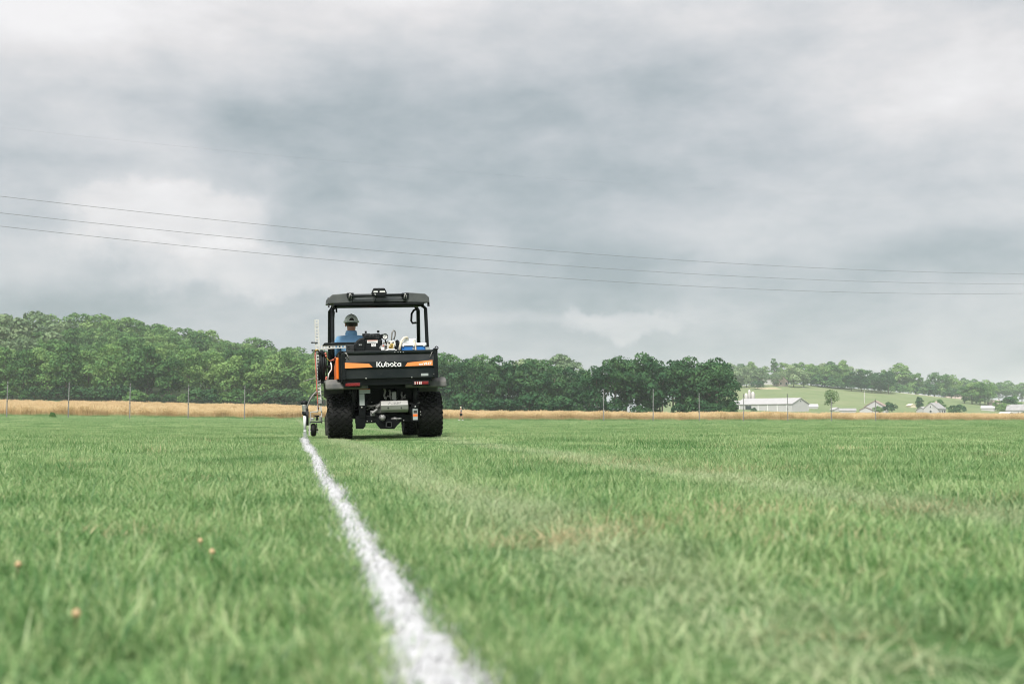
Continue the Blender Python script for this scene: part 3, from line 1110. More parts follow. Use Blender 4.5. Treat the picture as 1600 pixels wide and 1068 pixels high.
def tree(kind, px, d, h, label, name='broadleaf_tree', group=None, cat='tree', wid=1.0, dz=0.0):
    tm, cm, H = KIND[kind]
    x, y = W(px, d)
    t = empty(name, (x, y, gz(x, y) + dz), (0, 0, random.uniform(0, 6.28)))
    s = h / H
    t.scale = (s * wid, s * wid * random.uniform(0.9, 1.1), s)
    tag(t, label, cat, group)
    link('trunk', tm, t)
    link('crown', cm, t)
    return t


rr = random.Random(5)
LW1 = 'dense green tree in the front row of the wood behind the wheat at left'
LW2 = 'green treetop on the wooded hillside rising behind the front row on the left side'
GW = 'trees of the wood on the left hillside'
px = -52
while px < 505:
    tree('wood%d' % rr.randrange(4), px, 296 + rr.uniform(-5, 6), rr.uniform(12.8, 15.4), LW1, group='front trees of the left wood', wid=rr.uniform(.95, 1.2))
    px += rr.uniform(25, 36)
for d, dx in ((314, 31), (333, 30), (354, 29), (376, 27), (398, 25), (420, 24)):
    px = -60 + rr.uniform(0, 20)
    while px < 512:
        tree('wood%d' % rr.randrange(4), px, d + rr.uniform(-7, 7), rr.uniform(11.8, 16.2) * (1 if px < 250 else .93), LW2, group=GW, wid=rr.uniform(.95, 1.15))
        px += dx * rr.uniform(.85, 1.3)
px = 120
while px < 500:
    tree('wood%d' % rr.randrange(4), px, 455 + rr.uniform(-8, 8), rr.uniform(14.5, 16.5) * (1.12 if px < 260 else 1.05), LW2, group=GW, wid=1.3)
    px += rr.uniform(17, 25)
# the larger pale crowns at the far left of the hill
for px, d, h, lb in ((18, 372, 20, 'large pale green tree at the top left corner of the wooded hill'),
                     (52, 384, 19.5, 'tall rounded pale tree standing highest on the wooded hill'),
                     (86, 377, 16.5, 'broad pale green tree just right of the highest tree on the hill'),
                     (-12, 352, 17, 'pale tree at the left photo edge halfway up the wooded hill'),
                     (30, 341, 15, 'pale loose tree on the hillside below the highest tree')):
    tree('pale%d' % rr.randrange(2), px, d, h, lb, wid=1.15)
# undergrowth along the foot of the wood
px = -55
while px < 1140:
    if 505 < px < 560:
        px = 560
    d = 290 if px < 500 else 248 if px < 700 else 232
    if not (925 < px < 1060 and rr.random() < .25):
        tree('bush' if px > 470 or rr.random() < .6 else 'bush2', px, d + rr.uniform(-3, 3), rr.uniform(2.2, 4.4),
             'low dark bush in the undergrowth at the foot of the wood', 'bush', 'undergrowth bushes along the wood', 'bush', rr.uniform(1, 1.5))
    px += rr.uniform(13, 24)
# middle stretch: seen under the roof of the vehicle and right of it
LM = 'dark green tree in the middle wood behind the wheat right of the vehicle'
px = 505
while px < 925:
    k = 'dark%d' % rr.randrange(3) if px > 640 else 'wood%d' % rr.randrange(4)
    h = np.interp(px, [500, 680, 760, 830, 860, 925], [13.5, 12.6, 12.9, 12.2, 10.6, 10.8]) * rr.uniform(.94, 1.08)
    tree(k, px, 254 + rr.uniform(-5, 5), h, LM if px > 690 else 'green tree in the wood partly hidden by the utility vehicle',
         group='trees of the middle wood' if px > 690 else 'trees behind the utility vehicle', wid=rr.uniform(.9, 1.15))
    px += rr.uniform(21, 30)
px = 512
while px < 925:
    k = 'dark%d' % rr.randrange(3) if px > 660 else 'wood%d' % rr.randrange(4)
    h = np.interp(px, [500, 680, 760, 830, 925], [14.5, 13.6, 13.2, 12.4, 11]) * rr.uniform(.93, 1.06)
    tree(k, px, 272 + rr.uniform(-5, 5), h, LM if px > 690 else 'green tree in the wood partly hidden by the utility vehicle',
         group='trees of the middle wood' if px > 690 else 'trees behind the utility vehicle', wid=rr.uniform(.95, 1.2))
    px += rr.uniform(24, 33)
px = 500
while px < 835:
    tree('wood%d' % rr.randrange(4), px, 385 + rr.uniform(-8, 8), rr.uniform(13.5, 15.5), 'sunlit green treetop on the low ridge showing above the middle wood',
         group='trees on the ridge behind', wid=1.1)
    px += rr.uniform(22, 30)
for px, h, lb in ((862, 18.5, 'broad pale rounded treetop rising behind the middle wood'), (886, 18, 'pale dome shaped treetop beside the broad one behind the middle wood'),
                  (828, 17, 'small yellowish green treetop showing in the dip of the middle wood')):
    tree('pale%d' % rr.randrange(2), px, 425, h, lb, wid=1.1)
LO = 'dark tree with light between trunks in the thin row ending the wood'
px = 932
while px < 1128:
    h = rr.uniform(11.9, 13.8) * np.interp(px, [930, 960, 1100, 1130], [.95, 1, .98, .9])
    tree(('open%d' % rr.randrange(2)) if rr.random() < .45 else 'dark%d' % rr.randrange(3), px, 236 + rr.uniform(-5, 5), h, LO, group='thin row of trees at the end of the wood', wid=rr.uniform(.9, 1.1))
    px += rr.uniform(14, 21)
for px in (978, 996, 1012, 1034, 1052, 1071, 1085, 1103, 1121):
    tree('dark%d' % rr.randrange(3), px, 256 + rr.uniform(-5, 5), rr.uniform(11.2, 12.6), LO, group='thin row of trees at the end of the wood', wid=rr.uniform(.95, 1.1))
tree('dark1', 1120, 232, 10.6, 'dark full tree closing the right end of the wood', wid=1.05)
tree('young', 1147, 226, 4.6, 'slim young dark tree standing just right of the wood, before the barn', wid=1.2)
tree('bush', 1138, 228, 2.4, 'dark bush beside the slim young tree at the end of the wood', 'bush', None, 'bush')

# right hill: belt of trees along the top of the meadow
LR = 'hazy green tree in the belt along the top of the right hill meadow'
GR = 'belt of trees on the right hill'


def belt(p0, p1, step, dfun, hfun, kinds, wid=1.05, label=LR, group=GR):
    px = p0
    while px < p1:
        k = kinds[rr.randrange(len(kinds))]
        tree(k, px, dfun(px) + rr.uniform(-9, 9), hfun(px) * rr.uniform(.9, 1.1), label, group=group, wid=rr.uniform(.9, 1.15) * wid)
        px += step * rr.uniform(.8, 1.25)


HK = ['hill0', 'hill1', 'hill2', 'pale0']
belt(1098, 1198, 15, lambda p: 735, lambda p: np.interp(p, [1098, 1120, 1198], [12.5, 16.5, 16.0]) * rr.uniform(.86, 1.1), HK)
belt(1226, 1384, 15, lambda p: 740, lambda p: np.interp(p, [1226, 1260, 1384], [16, 16.5, 14.5]) * rr.uniform(.86, 1.1), HK)
belt(1268, 1330, 12, lambda p: 695, lambda p: 13.5, ['hill0', 'hill1', 'hill2'], 1.2)
belt(1100, 1196, 18, lambda p: 712, lambda p: 10.5, ['hill0', 'hill1', 'pale1'], 1.3)
belt(1232, 1300, 15, lambda p: 715, lambda p: 11, ['hill0', 'hill1', 'hill2'], 1.3)
GB = 'hedge bushes at the foot of the hill belt'
for q0, q1, dd in ((1104, 1200, 705), (1222, 1275, 700), (1278, 1392, 684), (1394, 1500, 728)):
    px = q0
    while px < q1:
        tree('bush' if rr.random() < .5 else 'bush2', px, dd + rr.uniform(-6, 6), rr.uniform(4.5, 7.5), 'low hazy bush filling the foot of the tree belt on the right hill', 'bush', GB, 'bush', rr.uniform(1.1, 1.6))
        px += rr.uniform(7, 11)
tree('tall', 1211, 720, 18.5, 'single narrow tall tree standing apart in the gap of the hill belt')
for px, d, h, k, lb in ((1150, 680, 11, 'pale1', 'rounded light green tree at the front left of the hill belt'),
                        (1166, 676, 13, 'pale0', 'large rounded light tree left of the house on the hill'),
                        (1188, 672, 12.5, 'pale1', 'upright light green tree above the barn roof on the hill'),
                        (1213, 676, 9, 'pale0', 'small round tree left of the pinkish hill house'),
                        (1240, 668, 13.5, 'pale0', 'bright rounded tree right of the pinkish hill house'),
                        (1256, 672, 11, 'pale1', 'pale spreading tree at the right of the bright rounded tree'),
                        (1183, 655, 5, 'bush', 'dark round bush alone at the top of the meadow above the barn')):
    tree(k, px, d, h, lb, 'bush' if k == 'bush' else 'broadleaf_tree', None, 'bush' if k == 'bush' else 'tree', 1.15)
LD_ = 'dark lower tree at the corner of the hill belt above the houses'
for px in (1330, 1346, 1362, 1376, 1388):
    tree('dark%d' % rr.randrange(3), px, 668 + rr.uniform(-6, 6), rr.uniform(11, 13.5), LD_, group='dark trees at the belt corner', wid=1.2)
belt(1392, 1432, 13, lambda p: 745, lambda p: np.interp(p, [1392, 1405, 1432], [15, 18, 14]), ['hill0', 'hill2'], label='hazy tall tree right of the belt corner on the skyline', group='skyline trees right of the belt')
belt(1430, 1452, 12, lambda p: 800, lambda p: 11, ['hill0', 'hill1'], label='small hazy skyline tree in the dip right of the belt', group='skyline trees in the dip')
for px, h, lb in ((1460, 15.5, 'broad hazy tree on the skyline left of its twin'), (1474, 16.5, 'tallest broad hazy tree on the skyline above the white house'), (1486, 15, 'hazy tree at the right of the broad pair on the skyline')):
    tree('hill%d' % rr.randrange(3), px, 735, h, lb, wid=1.1)
belt(1496, 1640, 12, lambda p: 905, lambda p: np.interp(p, [1496, 1530, 1600], [16, 15, 14.5]), ['hill0', 'hill1', 'hill2'], label='faint hazy tree along the farthest skyline at the right edge', group='farthest skyline trees', wid=1.2)
LC = 'grey green tree in the clump on the slope right of the white house'
for px, d, h in ((1506, 640, 11), (1518, 640, 13), (1530, 636, 14), (1543, 640, 12), (1524, 655, 14), (1538, 655, 14)):
    tree('hill%d' % rr.randrange(3), px, d, h, LC, group='clump of trees on the slope', wid=1.15)
for px, d, h, k, w_, lb, c in (
        (1298, 250, 6.2, 'lollipop', .78, 'pale round headed tree on a thin bare trunk behind the wheat', 'tree'),
        (1388, 470, 4.6, 'bush', 1.05, 'dark round clipped bush right of the red and white farm shed', 'bush'),
        (1436, 520, 7.0, 'cedar', .8, 'single dark pointed cedar on the meadow left of the white house', 'tree'),
        (1467, 505, 6.2, 'hill0', 1.3, 'round tree close behind the white house roof', 'tree'),
        (1456, 510, 5, 'bush2', 1.2, 'bush at the left behind the white house', 'bush'),
        (1489, 500, 3.6, 'bush2', 1.3, 'left one of two round bushes right of the white house', 'bush'),
        (1497, 500, 4.2, 'bush', 1.2, 'right one of two round bushes right of the white house', 'bush'),
        (1574, 520, 9, 'cedar', 1.3, 'dark pointed tree left of the white house at the right edge', 'tree'),
        (1568, 505, 5.5, 'hill1', 1.3, 'leafy tree at the foot of the dark pointed tree', 'tree'),
        (1584, 530, 8.5, 'hill0', 1.1, 'leafy tree behind the white house at the right edge', 'tree'),
        (1557, 560, 6, 'hill2', 1.2, 'small tree above the low white shed', 'tree'),
        (1371, 470, 2.8, 'bush2', 1.2, 'small bush in front of the red and white farm shed', 'bush'),
        (1596, 470, 1.8, 'bush2', 1.0, 'low bush in front of the white house at the right edge', 'bush'),
        (1177, 482, 2.0, 'bush', 1.2, 'low bush in front of the open end of the barn', 'bush')):
    tree(k, px, d, h, lb, 'bush' if c == 'bush' else ('cedar_tree' if k == 'cedar' else 'broadleaf_tree'), None, c, w_)
tree('bush2', 84, 110, .55, 'small green weed tuft at the lawn edge below the wheat', 'weed', None, 'plant', 1.0)

# ------------------------------------------------------------------ buildings on the right hill
def house(px, d, w, L, eave, ridge, rot, label, cat, wall=None, roof=None, over=.25, windows=(), openings=(), chimney=None, name='house', panels=0, dz=-0.3):
    wall, roof = wall or M_WALLW, roof or M_ROOFD
    x, y = W(px, d)
    t = empty(name, (x, y, gz(x, y) + dz), (0, 0, -YAW + rot))
    tag(t, label, cat)
    b = MB()
    hw = w / 2
    b.prism([(-hw, 0), (hw, 0), (hw, eave), (0, ridge), (-hw, eave)], 'y', 0, L)
    wo = b.build('wall', wall, t)
    sl_ = (ridge - eave) / hw
    for s in (-1, 1):
        r = MB()
        e = hw + over
        poly = [(s * 0.02, ridge + .05), (s * e, eave - over * sl_ + .05), (s * e, eave - over * sl_ + .25), (s * 0.02, ridge + .25)]
        r.prism(poly if s > 0 else poly[::-1], 'y', -over, L + over)
        r.build('roof', roof, t)
    for side, a, z0, z1, wd in windows:           # side 'f' gable front (y=0), 'l' left wall, 'r' right wall
        f = MB()
        g = MB()
        if side == 'f':
            f.box(a - wd / 2 - .12, a + wd / 2 + .12, -.10, 0.02, z0 - .12, z1 + .12)
            g.box(a - wd / 2, a + wd / 2, -.14, -.08, z0, z1)
        else:
            s = -hw if side == 'l' else hw
            o = -1 if side == 'l' else 1
            f.box(min(s, s + o * .1), max(s, s + o * .1), a - wd / 2 - .12, a + wd / 2 + .12, z0 - .12, z1 + .12)
            g.box(min(s + o * .08, s + o * .14), max(s + o * .08, s + o * .14), a - wd / 2, a + wd / 2, z0, z1)
        wf = f.build('window', M_WHITE, t)
        g.build('pane', M_GLASS, wf)
    for side, a, z1, wd, m in openings:
        g = MB()
        if side == 'f':
            g.box(a - wd / 2, a + wd / 2, -.12, .02, 0, z1)
        else:
            s = -hw if side == 'l' else hw
            o = -.12 if side == 'l' else .12
            g.box(min(s, s + o), max(s, s + o), a - wd / 2, a + wd / 2, 0, z1)
        g.build('door', m, t)  # flat dark panel in place of an opening's shaded interior
    for k in range(panels):
        yy_ = L * (k + .5) / panels
        g = MB()
        g.box(-hw - .09, -hw + .01, yy_ - .16, yy_ + .16, 0.3, eave - .2)
        g.build('wall_batten', M_WHITE, t)
    if chimney:
        g = MB()
        g.box(chimney[0] - .4, chimney[0] + .4, chimney[1] - .4, chimney[1] + .4, ridge - 1.2, ridge + .9)
        g.build('chimney', M_PINK, t)
    return t


RB = math.radians(40)
bt = house(1250, 497, 12.2, 31, 3.6, 6.1, RB, 'long low white barn with a pale grey metal roof and gable end facing right', 'barn', M_WALLW, M_ROOFG, .35,
           openings=[('l', 23.5, 3.0, 3.2, M_OPENING_SHADE)], panels=6, windows=[('f', 0, 4.6, 5.2, .7)], name='barn')
for k, (px, h, r) in enumerate(((1165.5, 5.6, .75), (1170.5, 7.2, .6), (1176, 6.2, .8))):
    x, y = W(px, 530)
    o = MB().lathe([(r, 0), (r, h), (r * .9, h + .4), (r * .4, h + .9), (.05, h + 1.0)], (0, 0, 0), 'z', 14)
    b = empty('silo', (x, y, gz(x, y) - .3))
    tag(b, ['left small pale silo behind the open end of the barn', 'middle tallest pale silo behind the open end of the barn', 'right pale silo touching the barn roof'][k], 'silo')
    o.build('tank', M_SILO, b, smooth=True)
    MB().cyl((r + .15, 0, 0), (r + .15, 0, h), .12, n=6).build('pipe', M_STEEL, b)
house(1156, 520, 7, 9, 2.4, 3.6, math.radians(60), 'low pale shed left of the silos, half behind the slim young tree', 'shed', M_PINK, M_ROOFG, name='shed')
house(1224, 676, 6.5, 6, 3.2, 5.6, math.radians(25), 'pinkish house among the rounded trees on the hill', 'house', M_PINK, M_ROOFR, windows=[('f', -2, 1.2, 2.4, 1), ('f', 2, 1.2, 2.4, 1), ('l', 3.5, 1.2, 2.4, 1)], chimney=(0, 2))
house(1196, 690, 14, 6, 2.6, 4.0, math.radians(5), 'low pale house half hidden behind small trees on the hill top', 'house', M_WALLW, M_ROOFR)
house(1366, 478, 8.5, 7, 2.8, 5.2, math.radians(-28), 'white farm shed with a reddish roof left of the dark round bush', 'shed', M_WALLW, M_ROOFR, name='shed',
      windows=[('r', 3, 1.0, 1.9, .9)], openings=[('f', 2, 2.0, 1.2, M_OPENING_SHADE)])
house(1352, 472, 5.0, 5, 1.5, 2.6, math.radians(-20), 'low white lean building in front of the red roofed farm shed', 'shed', M_WALLW, M_ROOFR, name='shed')
house(1336, 480, 5.5, 6.5, 1.0, 1.9, math.radians(75), 'flat brownish shed roof left of the farm shed', 'shed', M_WALLW, M_ROOFD, name='shed')
house(1453, 482, 6.2, 8.6, 2.5, 4.9, math.radians(-42), 'white farmhouse with grey roof and dark windows on the lower meadow', 'house', M_WALLW, M_ROOFD,
      windows=[('r', 1.8, 1.0, 1.9, 1.1), ('r', 4.3, 1.0, 1.9, 1.4), ('r', 6.9, 1.0, 1.9, 1.2), ('f', 0, 1.0, 1.9, .9), ('f', 0, 3.0, 3.7, .6)], chimney=(0, 6))
house(1438, 486, 5.0, 6, 1.8, 3.0, math.radians(-60), 'low pale annex at the left of the white farmhouse', 'shed', M_WALLW, M_ROOFG, name='shed')
house(1553, 560, 4.5, 6, 1.7, 2.8, math.radians(62), 'low white shed on the slope below the clump of trees', 'shed', M_WALLW, M_WALLW, name='shed')
house(1600, 500, 6.5, 7, 2.8, 5.2, math.radians(55), 'white house with grey roof at the right edge of the photo', 'house', M_WALLW, M_ROOFD,
      windows=[('f', -1.6, 1.2, 2.1, .8), ('f', 1.6, 1.2, 2.1, .8), ('l', 2, 1.2, 2.1, .8), ('l', 5, 1.2, 2.1, .8)])
house(1578, 490, 3, 4.5, 1.3, 1.9, math.radians(40), 'low white outbuilding left of the house at the right edge', 'shed', M_WALLW, M_WALLW, name='shed')
house(1510, 760, 5, 14, 2.8, 4.2, math.radians(86), 'long pinkish roofed building high on the slope below the skyline trees', 'building', M_PINK, M_PINK, name='farm_building')
house(1560, 640, 5, 6, 2.6, 3.8, math.radians(30), 'small pinkish hut on the slope behind the low white shed', 'shed', M_PINK, M_PINK, name='shed')
house(1276.5, 520, 5, 4, .9, 2.0, math.radians(80), 'white tent like shelter right of the barn on the meadow', 'shelter', M_WALLW, M_WALLW, name='shelter')
house(1308, 500, 3.5, 3, 1.0, 1.9, math.radians(20), 'tiny white hut right of the round headed tree', 'shed', M_WALLW, M_ROOFG, name='shed')
house(1426, 545, 3.0, 3, 1.2, 2.0, math.radians(20), 'small yellowish hut left of the dark cedar', 'shed', M_CREAM, M_CREAM, name='shed')


def post(px, d, h, r, label, name='post', cat='post', m=None, group='tall thin posts along the far lawn edge', lean=0.0):
    x, y = W(px, d)
    t = empty(name, (x, y, gz(x, y)), (lean, lean * .7, 0))
    tag(t, label, cat, group)
    MB().tube([(0, 0, -.3), (0, 0, h * .5), (0.01, 0, h)], [r, r * .95, r * .85], 10).build('shaft', m or M_WOODPOST, t)
    MB().lathe([(r * .87, h - .01), (r * .95, h + .02), (r * .5, h + .06), (.01, h + .07)], (0.01, 0, 0), 'z', 10).build('cap', M_DSTEEL, t)
    for z in (h * .45, h * .93):
        MB().lathe([(r * 1.0, z - .03), (r * 1.25, z - .03), (r * 1.25, z + .03), (r * 1.0, z + .03)], (0, 0, 0), 'z', 10, cap=False).build('clamp', M_DSTEEL, t)
    return t


PL = [(12, 56, 'leftmost of the tall thin posts at the far lawn edge'), (108, 55, 'second tall thin post from the left at the far lawn edge'),
      (204, 55, 'third tall thin post from the left before the wheat'), (295, 54, 'fourth tall thin post from the left before the wheat'),
      (383, 53, 'tall thin post nearest to the spraying rig, left of it'), (943, 50, 'tall thin post before the left gap in the dark tree row'),
      (1020, 50, 'tall thin post before the middle of the dark tree row'), (1092, 44, 'tall thin post before the right end of the dark tree row'),
      (1161, 42, 'thin post before the silos at the left end of the barn'), (1230, 42, 'thin post crossing the middle of the barn'),
      (1298, 36, 'thin post lined up with the round headed tree'), (1367, 34, 'thin post before the red roofed farm shed')]
for k, (px, hp, lb) in enumerate(PL):
    q = (px - 800) / FPX
    d = 132 / (1 - .42 * q)
    post(px, d, hp * d / FPX, .055 if px < 900 else .06, lb, lean=random.uniform(-.012, .012))
post(1350, 560, 6.2, .16, 'pale utility pole on the meadow above the farm shed', 'utility_pole', 'pole', M_SILO, None)

# ------------------------------------------------------------------ overhead wires
def wire(pts, label, r, d0=46., d1=80., group=None):
    P3 = []
    for px, py in pts:
        la, lb = (0 - 800) / FPX * d0, (1600 - 800) / FPX * d1
        q = (px - 800) / FPX
        tt = (q * d0 - la) / ((lb - la) - q * (d1 - d0))
        d = d0 + (d1 - d0) * tt
        P3.append((tt, CAMH + (654.5 - py) / FPX * d))
    co = np.polyfit([p[0] for p in P3], [p[1] for p in P3], 2)
    vs = []
    for tt in np.linspace(-.45, 1.5, 60):
        d = d0 + (d1 - d0) * tt
        l = la + (lb - la) * tt
        vs.append((l * CX + d * SX, -l * SX + d * CX, float(np.polyval(co, tt))))
    o = MB().tube(vs, r, 6).build('power_line', M_CABLE, smooth=True)
    return tag(o, label, 'power line', group)


wire([(0, 304), (380, 346), (800, 387), (1240, 414), (1600, 427)], 'topmost of the three dark wires crossing the sky', .0085, group='overhead wires')
wire([(0, 329), (380, 373), (800, 408.5), (1240, 433), (1600, 443)], 'middle of the three dark wires crossing the sky', .0085, group='overhead wires')
wire([(0, 351), (380, 393), (800, 429), (1240, 452), (1600, 458)], 'lowest of the three dark wires crossing the sky', .0085, group='overhead wires')
wire([(0, 195), (190, 214), (440, 240), (750, 267), (1200, 296)], 'very faint thin wire high above the three dark wires', .0016, group='overhead wires')

# ------------------------------------------------------------------ the utility vehicle and everything on it
TILT = math.radians(-1.8)
RT = Matrix.Rotation(TILT, 3, 'Y')
PIV = Vector((-0.64, 0, 0))
UX, UY = 1.313, 15.838
UZ = gz(UX - 0.64, UY + 0.6) + 0.0
ORG = Vector((UX, UY, 0)) + PIV + Vector((0, 0, UZ))


def to_world(p):
    return ORG + RT @ (Vector(p) - PIV)


_cp, _sp = math.cos(PITCH), math.sin(PITCH)
_fw = Vector((SX * _cp, CX * _cp, _sp))
_rt = Vector((CX, -SX, 0))
_up = _rt.cross(_fw)


def u(px, py, dy):
    """vehicle coordinates of a measured photo point lying dy metres ahead of the tailgate plane"""
    r = _fw + _rt * ((px - 800) / FPX) + _up * ((534 - py) / FPX)
    k = (UY + dy) / r.y
    w = Vector((0, 0, CAMH)) + r * k
    p = RT.transposed() @ (w - ORG) + PIV
    return Vector((p.x, dy, p.z))


def vroot(name, base, label, cat, group=None):
    o = empty(name, to_world(base), (0, TILT, 0))
    BASE[o.name] = tuple(base)
    tag(o, label, cat, group)
    return o


def ubox(px0, px1, py0, py1, dy0, dy1):
    a, b = u(px0, py1, dy0), u(px1, py0, dy0)
    return (a.x, b.x, dy0, dy1, a.z, b.z)


veh = vroot('utility_vehicle', (0, 0.62, 0), 'black and orange utility vehicle with a grey roof driving away along the white line', 'utility vehicle')

# --- wheels
def tyre_mesh(r, w, seed, nlug=24):
    b = MB()
    hw = w / 2
    prof = [(r * .60, -hw * .80), (r * .72, -hw * .98), (r * .86, -hw * 1.0), (r * .93, -hw * .93), (r * .955, -hw * .80), (r * .965, 0),
            (r * .955, hw * .80), (r * .93, hw * .93), (r * .86, hw * 1.0), (r * .72, hw * .98), (r * .60, hw * .80)]
    b.lathe(prof, (0, 0, 0), 'x', 36, cap=False)
    rows = 6
    for row in range(rows):
        xx = (row + .5) / rows * 2 * hw * .92 - hw * .92
        for k in range(nlug):
            a = (k + (row % 2) * .5) / nlug * 2 * math.pi
            sl2 = 0.55 if row % 2 else -0.55
            rad = r * (.985 if abs(xx) < hw * .6 else .965)
            m = Matrix.Rotation(a, 3, 'X') @ Matrix.Rotation(sl2, 3, 'Z')
            c = Matrix.Rotation(a, 3, 'X') @ Vector((xx, 0, rad))
            b.obox(c, (w / rows * 1.12, r * .115, r * .055), m)
    for s in (-1, 1):
        for k in range(nlug):
            a = (k + .25 + (s > 0) * .5) / nlug * 2 * math.pi
            c = Matrix.Rotation(a, 3, 'X') @ Vector((s * hw * .97, 0, r * .89))
            b.obox(c, (w * .06, r * .10, r * .11), Matrix.Rotation(a, 3, 'X'))
    return b


def wheel(x, y, r, w, side, label=None):
    hub = MB()
    hub.lathe([(r * .16, side * (-w * .1)), (r * .16, side * w * .38), (r * .10, side * w * .42), (.005, side * w * .42)][:: 1 if side > 0 else -1], (x, y, r), 'x', 14)
    ho = hub.build('wheel', M_DSTEEL, veh)
    t = tyre_mesh(r, w, 1)
    t.v = [(a + x, b_ + y, c + r) for a, b_, c in t.v]
    t.build('tyre', M_RUBBER, ho, org=BASE[veh.name], smooth=False)
    rim = MB()
    pr = [(r * .60, -w * .42), (r * .56, -w * .40), (r * .50, -w * .2), (r * .50, w * .2), (r * .56, w * .40), (r * .60, w * .42)]
    rim.lathe(pr, (x, y, r), 'x', 28, cap=False)
    rim.lathe([(r * .50, side * w * .12), (r * .30, side * w * .2), (.01, side * w * .22)], (x, y, r), 'x', 28, cap=False)
    for k in range(5):
        a = k / 5 * 2 * math.pi
        rim.ball((x + side * w * .24, y + math.cos(a) * r * .2, r + math.sin(a) * r * .2), .014, 6, 4)
    rim.build('rim', M_DSTEEL, ho, org=BASE[veh.name], smooth=True)


wheel(-.64, .62, .325, .33, -1)
wheel(.64, .62, .325, .33, 1)
wheel(-.585, 2.60, .315, .27, -1)
wheel(.585, 2.60, .315, .27, 1)

# --- chassis
c = MB()
c.box(-.47, .47, .78, 2.9, .34, .80)
c.box(-.60, .60, 1.15, 2.25, .30, .62)
c.build('underbody', M_UNDER, veh, bevel=.02)
c = MB()
for s in (-1, 1):
    c.box(s * .34 - .035, s * .34 + .035, .20, .80, .34, .43)
c.box(-.44, .44, .22, .30, .225, .33)
c.build('frame', M_UNDER, veh, bevel=.008)
c = MB()
a, b2 = u(557, 661, .20), u(571, 670, .20)
p = [u(*q, .20) for q in ((556, 653), (556, 669.5), (567.6, 669.7), (571.2, 665), (571.2, 653))]
c.prism([(q.x, q.z) for q in p], 'y', .19, .26)
c.build('skid_plate', M_UNDER, veh, bevel=.004)
c = MB()
p = [u(*q, .16) for q in ((584, 655), (590.6, 665), (594.8, 669.7), (616, 669.8), (620.5, 664.4), (630, 655))]
c.prism([(q.x, q.z) for q in p], 'y', .15, .24)
c.build('skid_plate', M_UNDER, veh, bevel=.004)
h = MB()
a, b2 = u(603.5, 667.5, .06), u(612.5, 658.5, .06)
t = .009
for x0, x1, z0, z1 in ((a.x, b2.x, a.z, a.z + t), (a.x, b2.x, b2.z - t, b2.z), (a.x, a.x + t, a.z, b2.z), (b2.x - t, b2.x, a.z, b2.z)):
    h.box(x0, x1, .06, .30, z0, z1)
h.build('hitch_receiver', M_DSTEEL, veh)
# axle and half shafts
c = MB()
c.cyl((-.52, .62, .325), (.52, .62, .325), .035, n=12)
c.build('axle', M_DSTEEL, veh, smooth=True)
c = MB()
for s in (-1, 1):
    c.tube([(s * .42, .50, .74), (s * .47, .56, .36)], .035, 10)
    for k in range(7):
        z = .42 + k * .04
        c.lathe([(.05, z - .008), (.055, z), (.05, z + .008)], (s * .455, .54, 0), 'z', 12, cap=False)
c.build('shock_absorber', M_DSTEEL, veh, smooth=True)

# --- engine bay seen from behind
c = MB()
c.box(*ubox(572, 600, 600, 632, .46, .70))
c.box(*ubox(618, 645, 603, 624, .50, .72))
c.build('engine_cover', M_UNDER, veh, bevel=.02)
c = MB()
a = u(592.5, 652.5, .16)
b2 = u(602.5, 652.5, .16)
cx_, rz_ = (a.x + b2.x) / 2, (b2.x - a.x) / 2
c.lathe([(.02, .10), (rz_ * .8, .11), (rz_ * 1.05, .16), (rz_ * 1.1, .26), (rz_ * .9, .42)], (cx_, 0, a.z), 'y', 14)
for k in range(6):
    q = k / 6 * 6.283
    c.obox((cx_ + math.cos(q) * rz_ * .75, .135, a.z + math.sin(q) * rz_ * .75), (.012, .05, .05), Matrix.Rotation(-q, 3, 'Y'))
c.build('gear_casing', M_CAST, veh, smooth=True)
c = MB()
c.box(*ubox(579, 586, 641, 650, .22, .34))
c.cyl(u(588, 637, .20), u(595, 631, .26), .026, n=10)
c.cyl(u(581, 646, .18), u(590, 639, .22), .022, n=10)
c.box(*ubox(589, 595, 638, 645, .24, .36))
c.build('starter_motor', M_CAST, veh, bevel=.006)
c = MB()
c.box(*ubox(612.7, 619, 611.9, 623.8, .30, .36))
c.prism([(u(*q, .29).x, u(*q, .29).z) for q in ((612.7, 623.8), (619, 623.8), (622, 621), (617.5, 625.5))], 'y', .28, .34)
c.build('engine_mount', M_ALU, veh, bevel=.004)
c = MB()
A0, A1 = u(595.2, 632.2, .10), u(638.2, 632.2, .10)
zt, zm, zb, zu = u(616, 625.4, .13).z, u(616, 632.2, .10).z, u(616, 640, .11).z, u(616, 644, .16).z
c.prism([(.145, zt), (.10, zm), (.11, zb), (.15, zu), (.34, zu), (.36, zm), (.33, zt)], 'x', A0.x, A1.x)
mf = c.build('muffler', M_ALU, veh, bevel=.010)
c = MB()
for q0, q1 in (((607, 631), (609.5, 627.5)), ((609.5, 627.5), (612, 631)), ((613.6, 630.8), (614.8, 629.6)), ((616, 631), (617.5, 627.6)), ((617.5, 627.6), (619.5, 630.8)),
               ((616.6, 630), (619.0, 630)), ((620.4, 631), (622, 627.4)), ((622, 627.4), (623.4, 631)), ((623.6, 627.4), (625, 629.4)), ((625, 629.4), (626.4, 627.2)), ((625, 629.4), (624.8, 631))):
    a, b2 = u(*q0, .112), u(*q1, .112)
    f0 = (a.z - zm) / (zt - zm)
    f1 = (b2.z - zm) / (zt - zm)
    c.tube([(a.x, .098 + .045 * f0, a.z), (b2.x, .098 + .045 * f1, b2.z)], .0042, 5)
c.build('embossed_mark', M_CAST, mf)
c = MB()
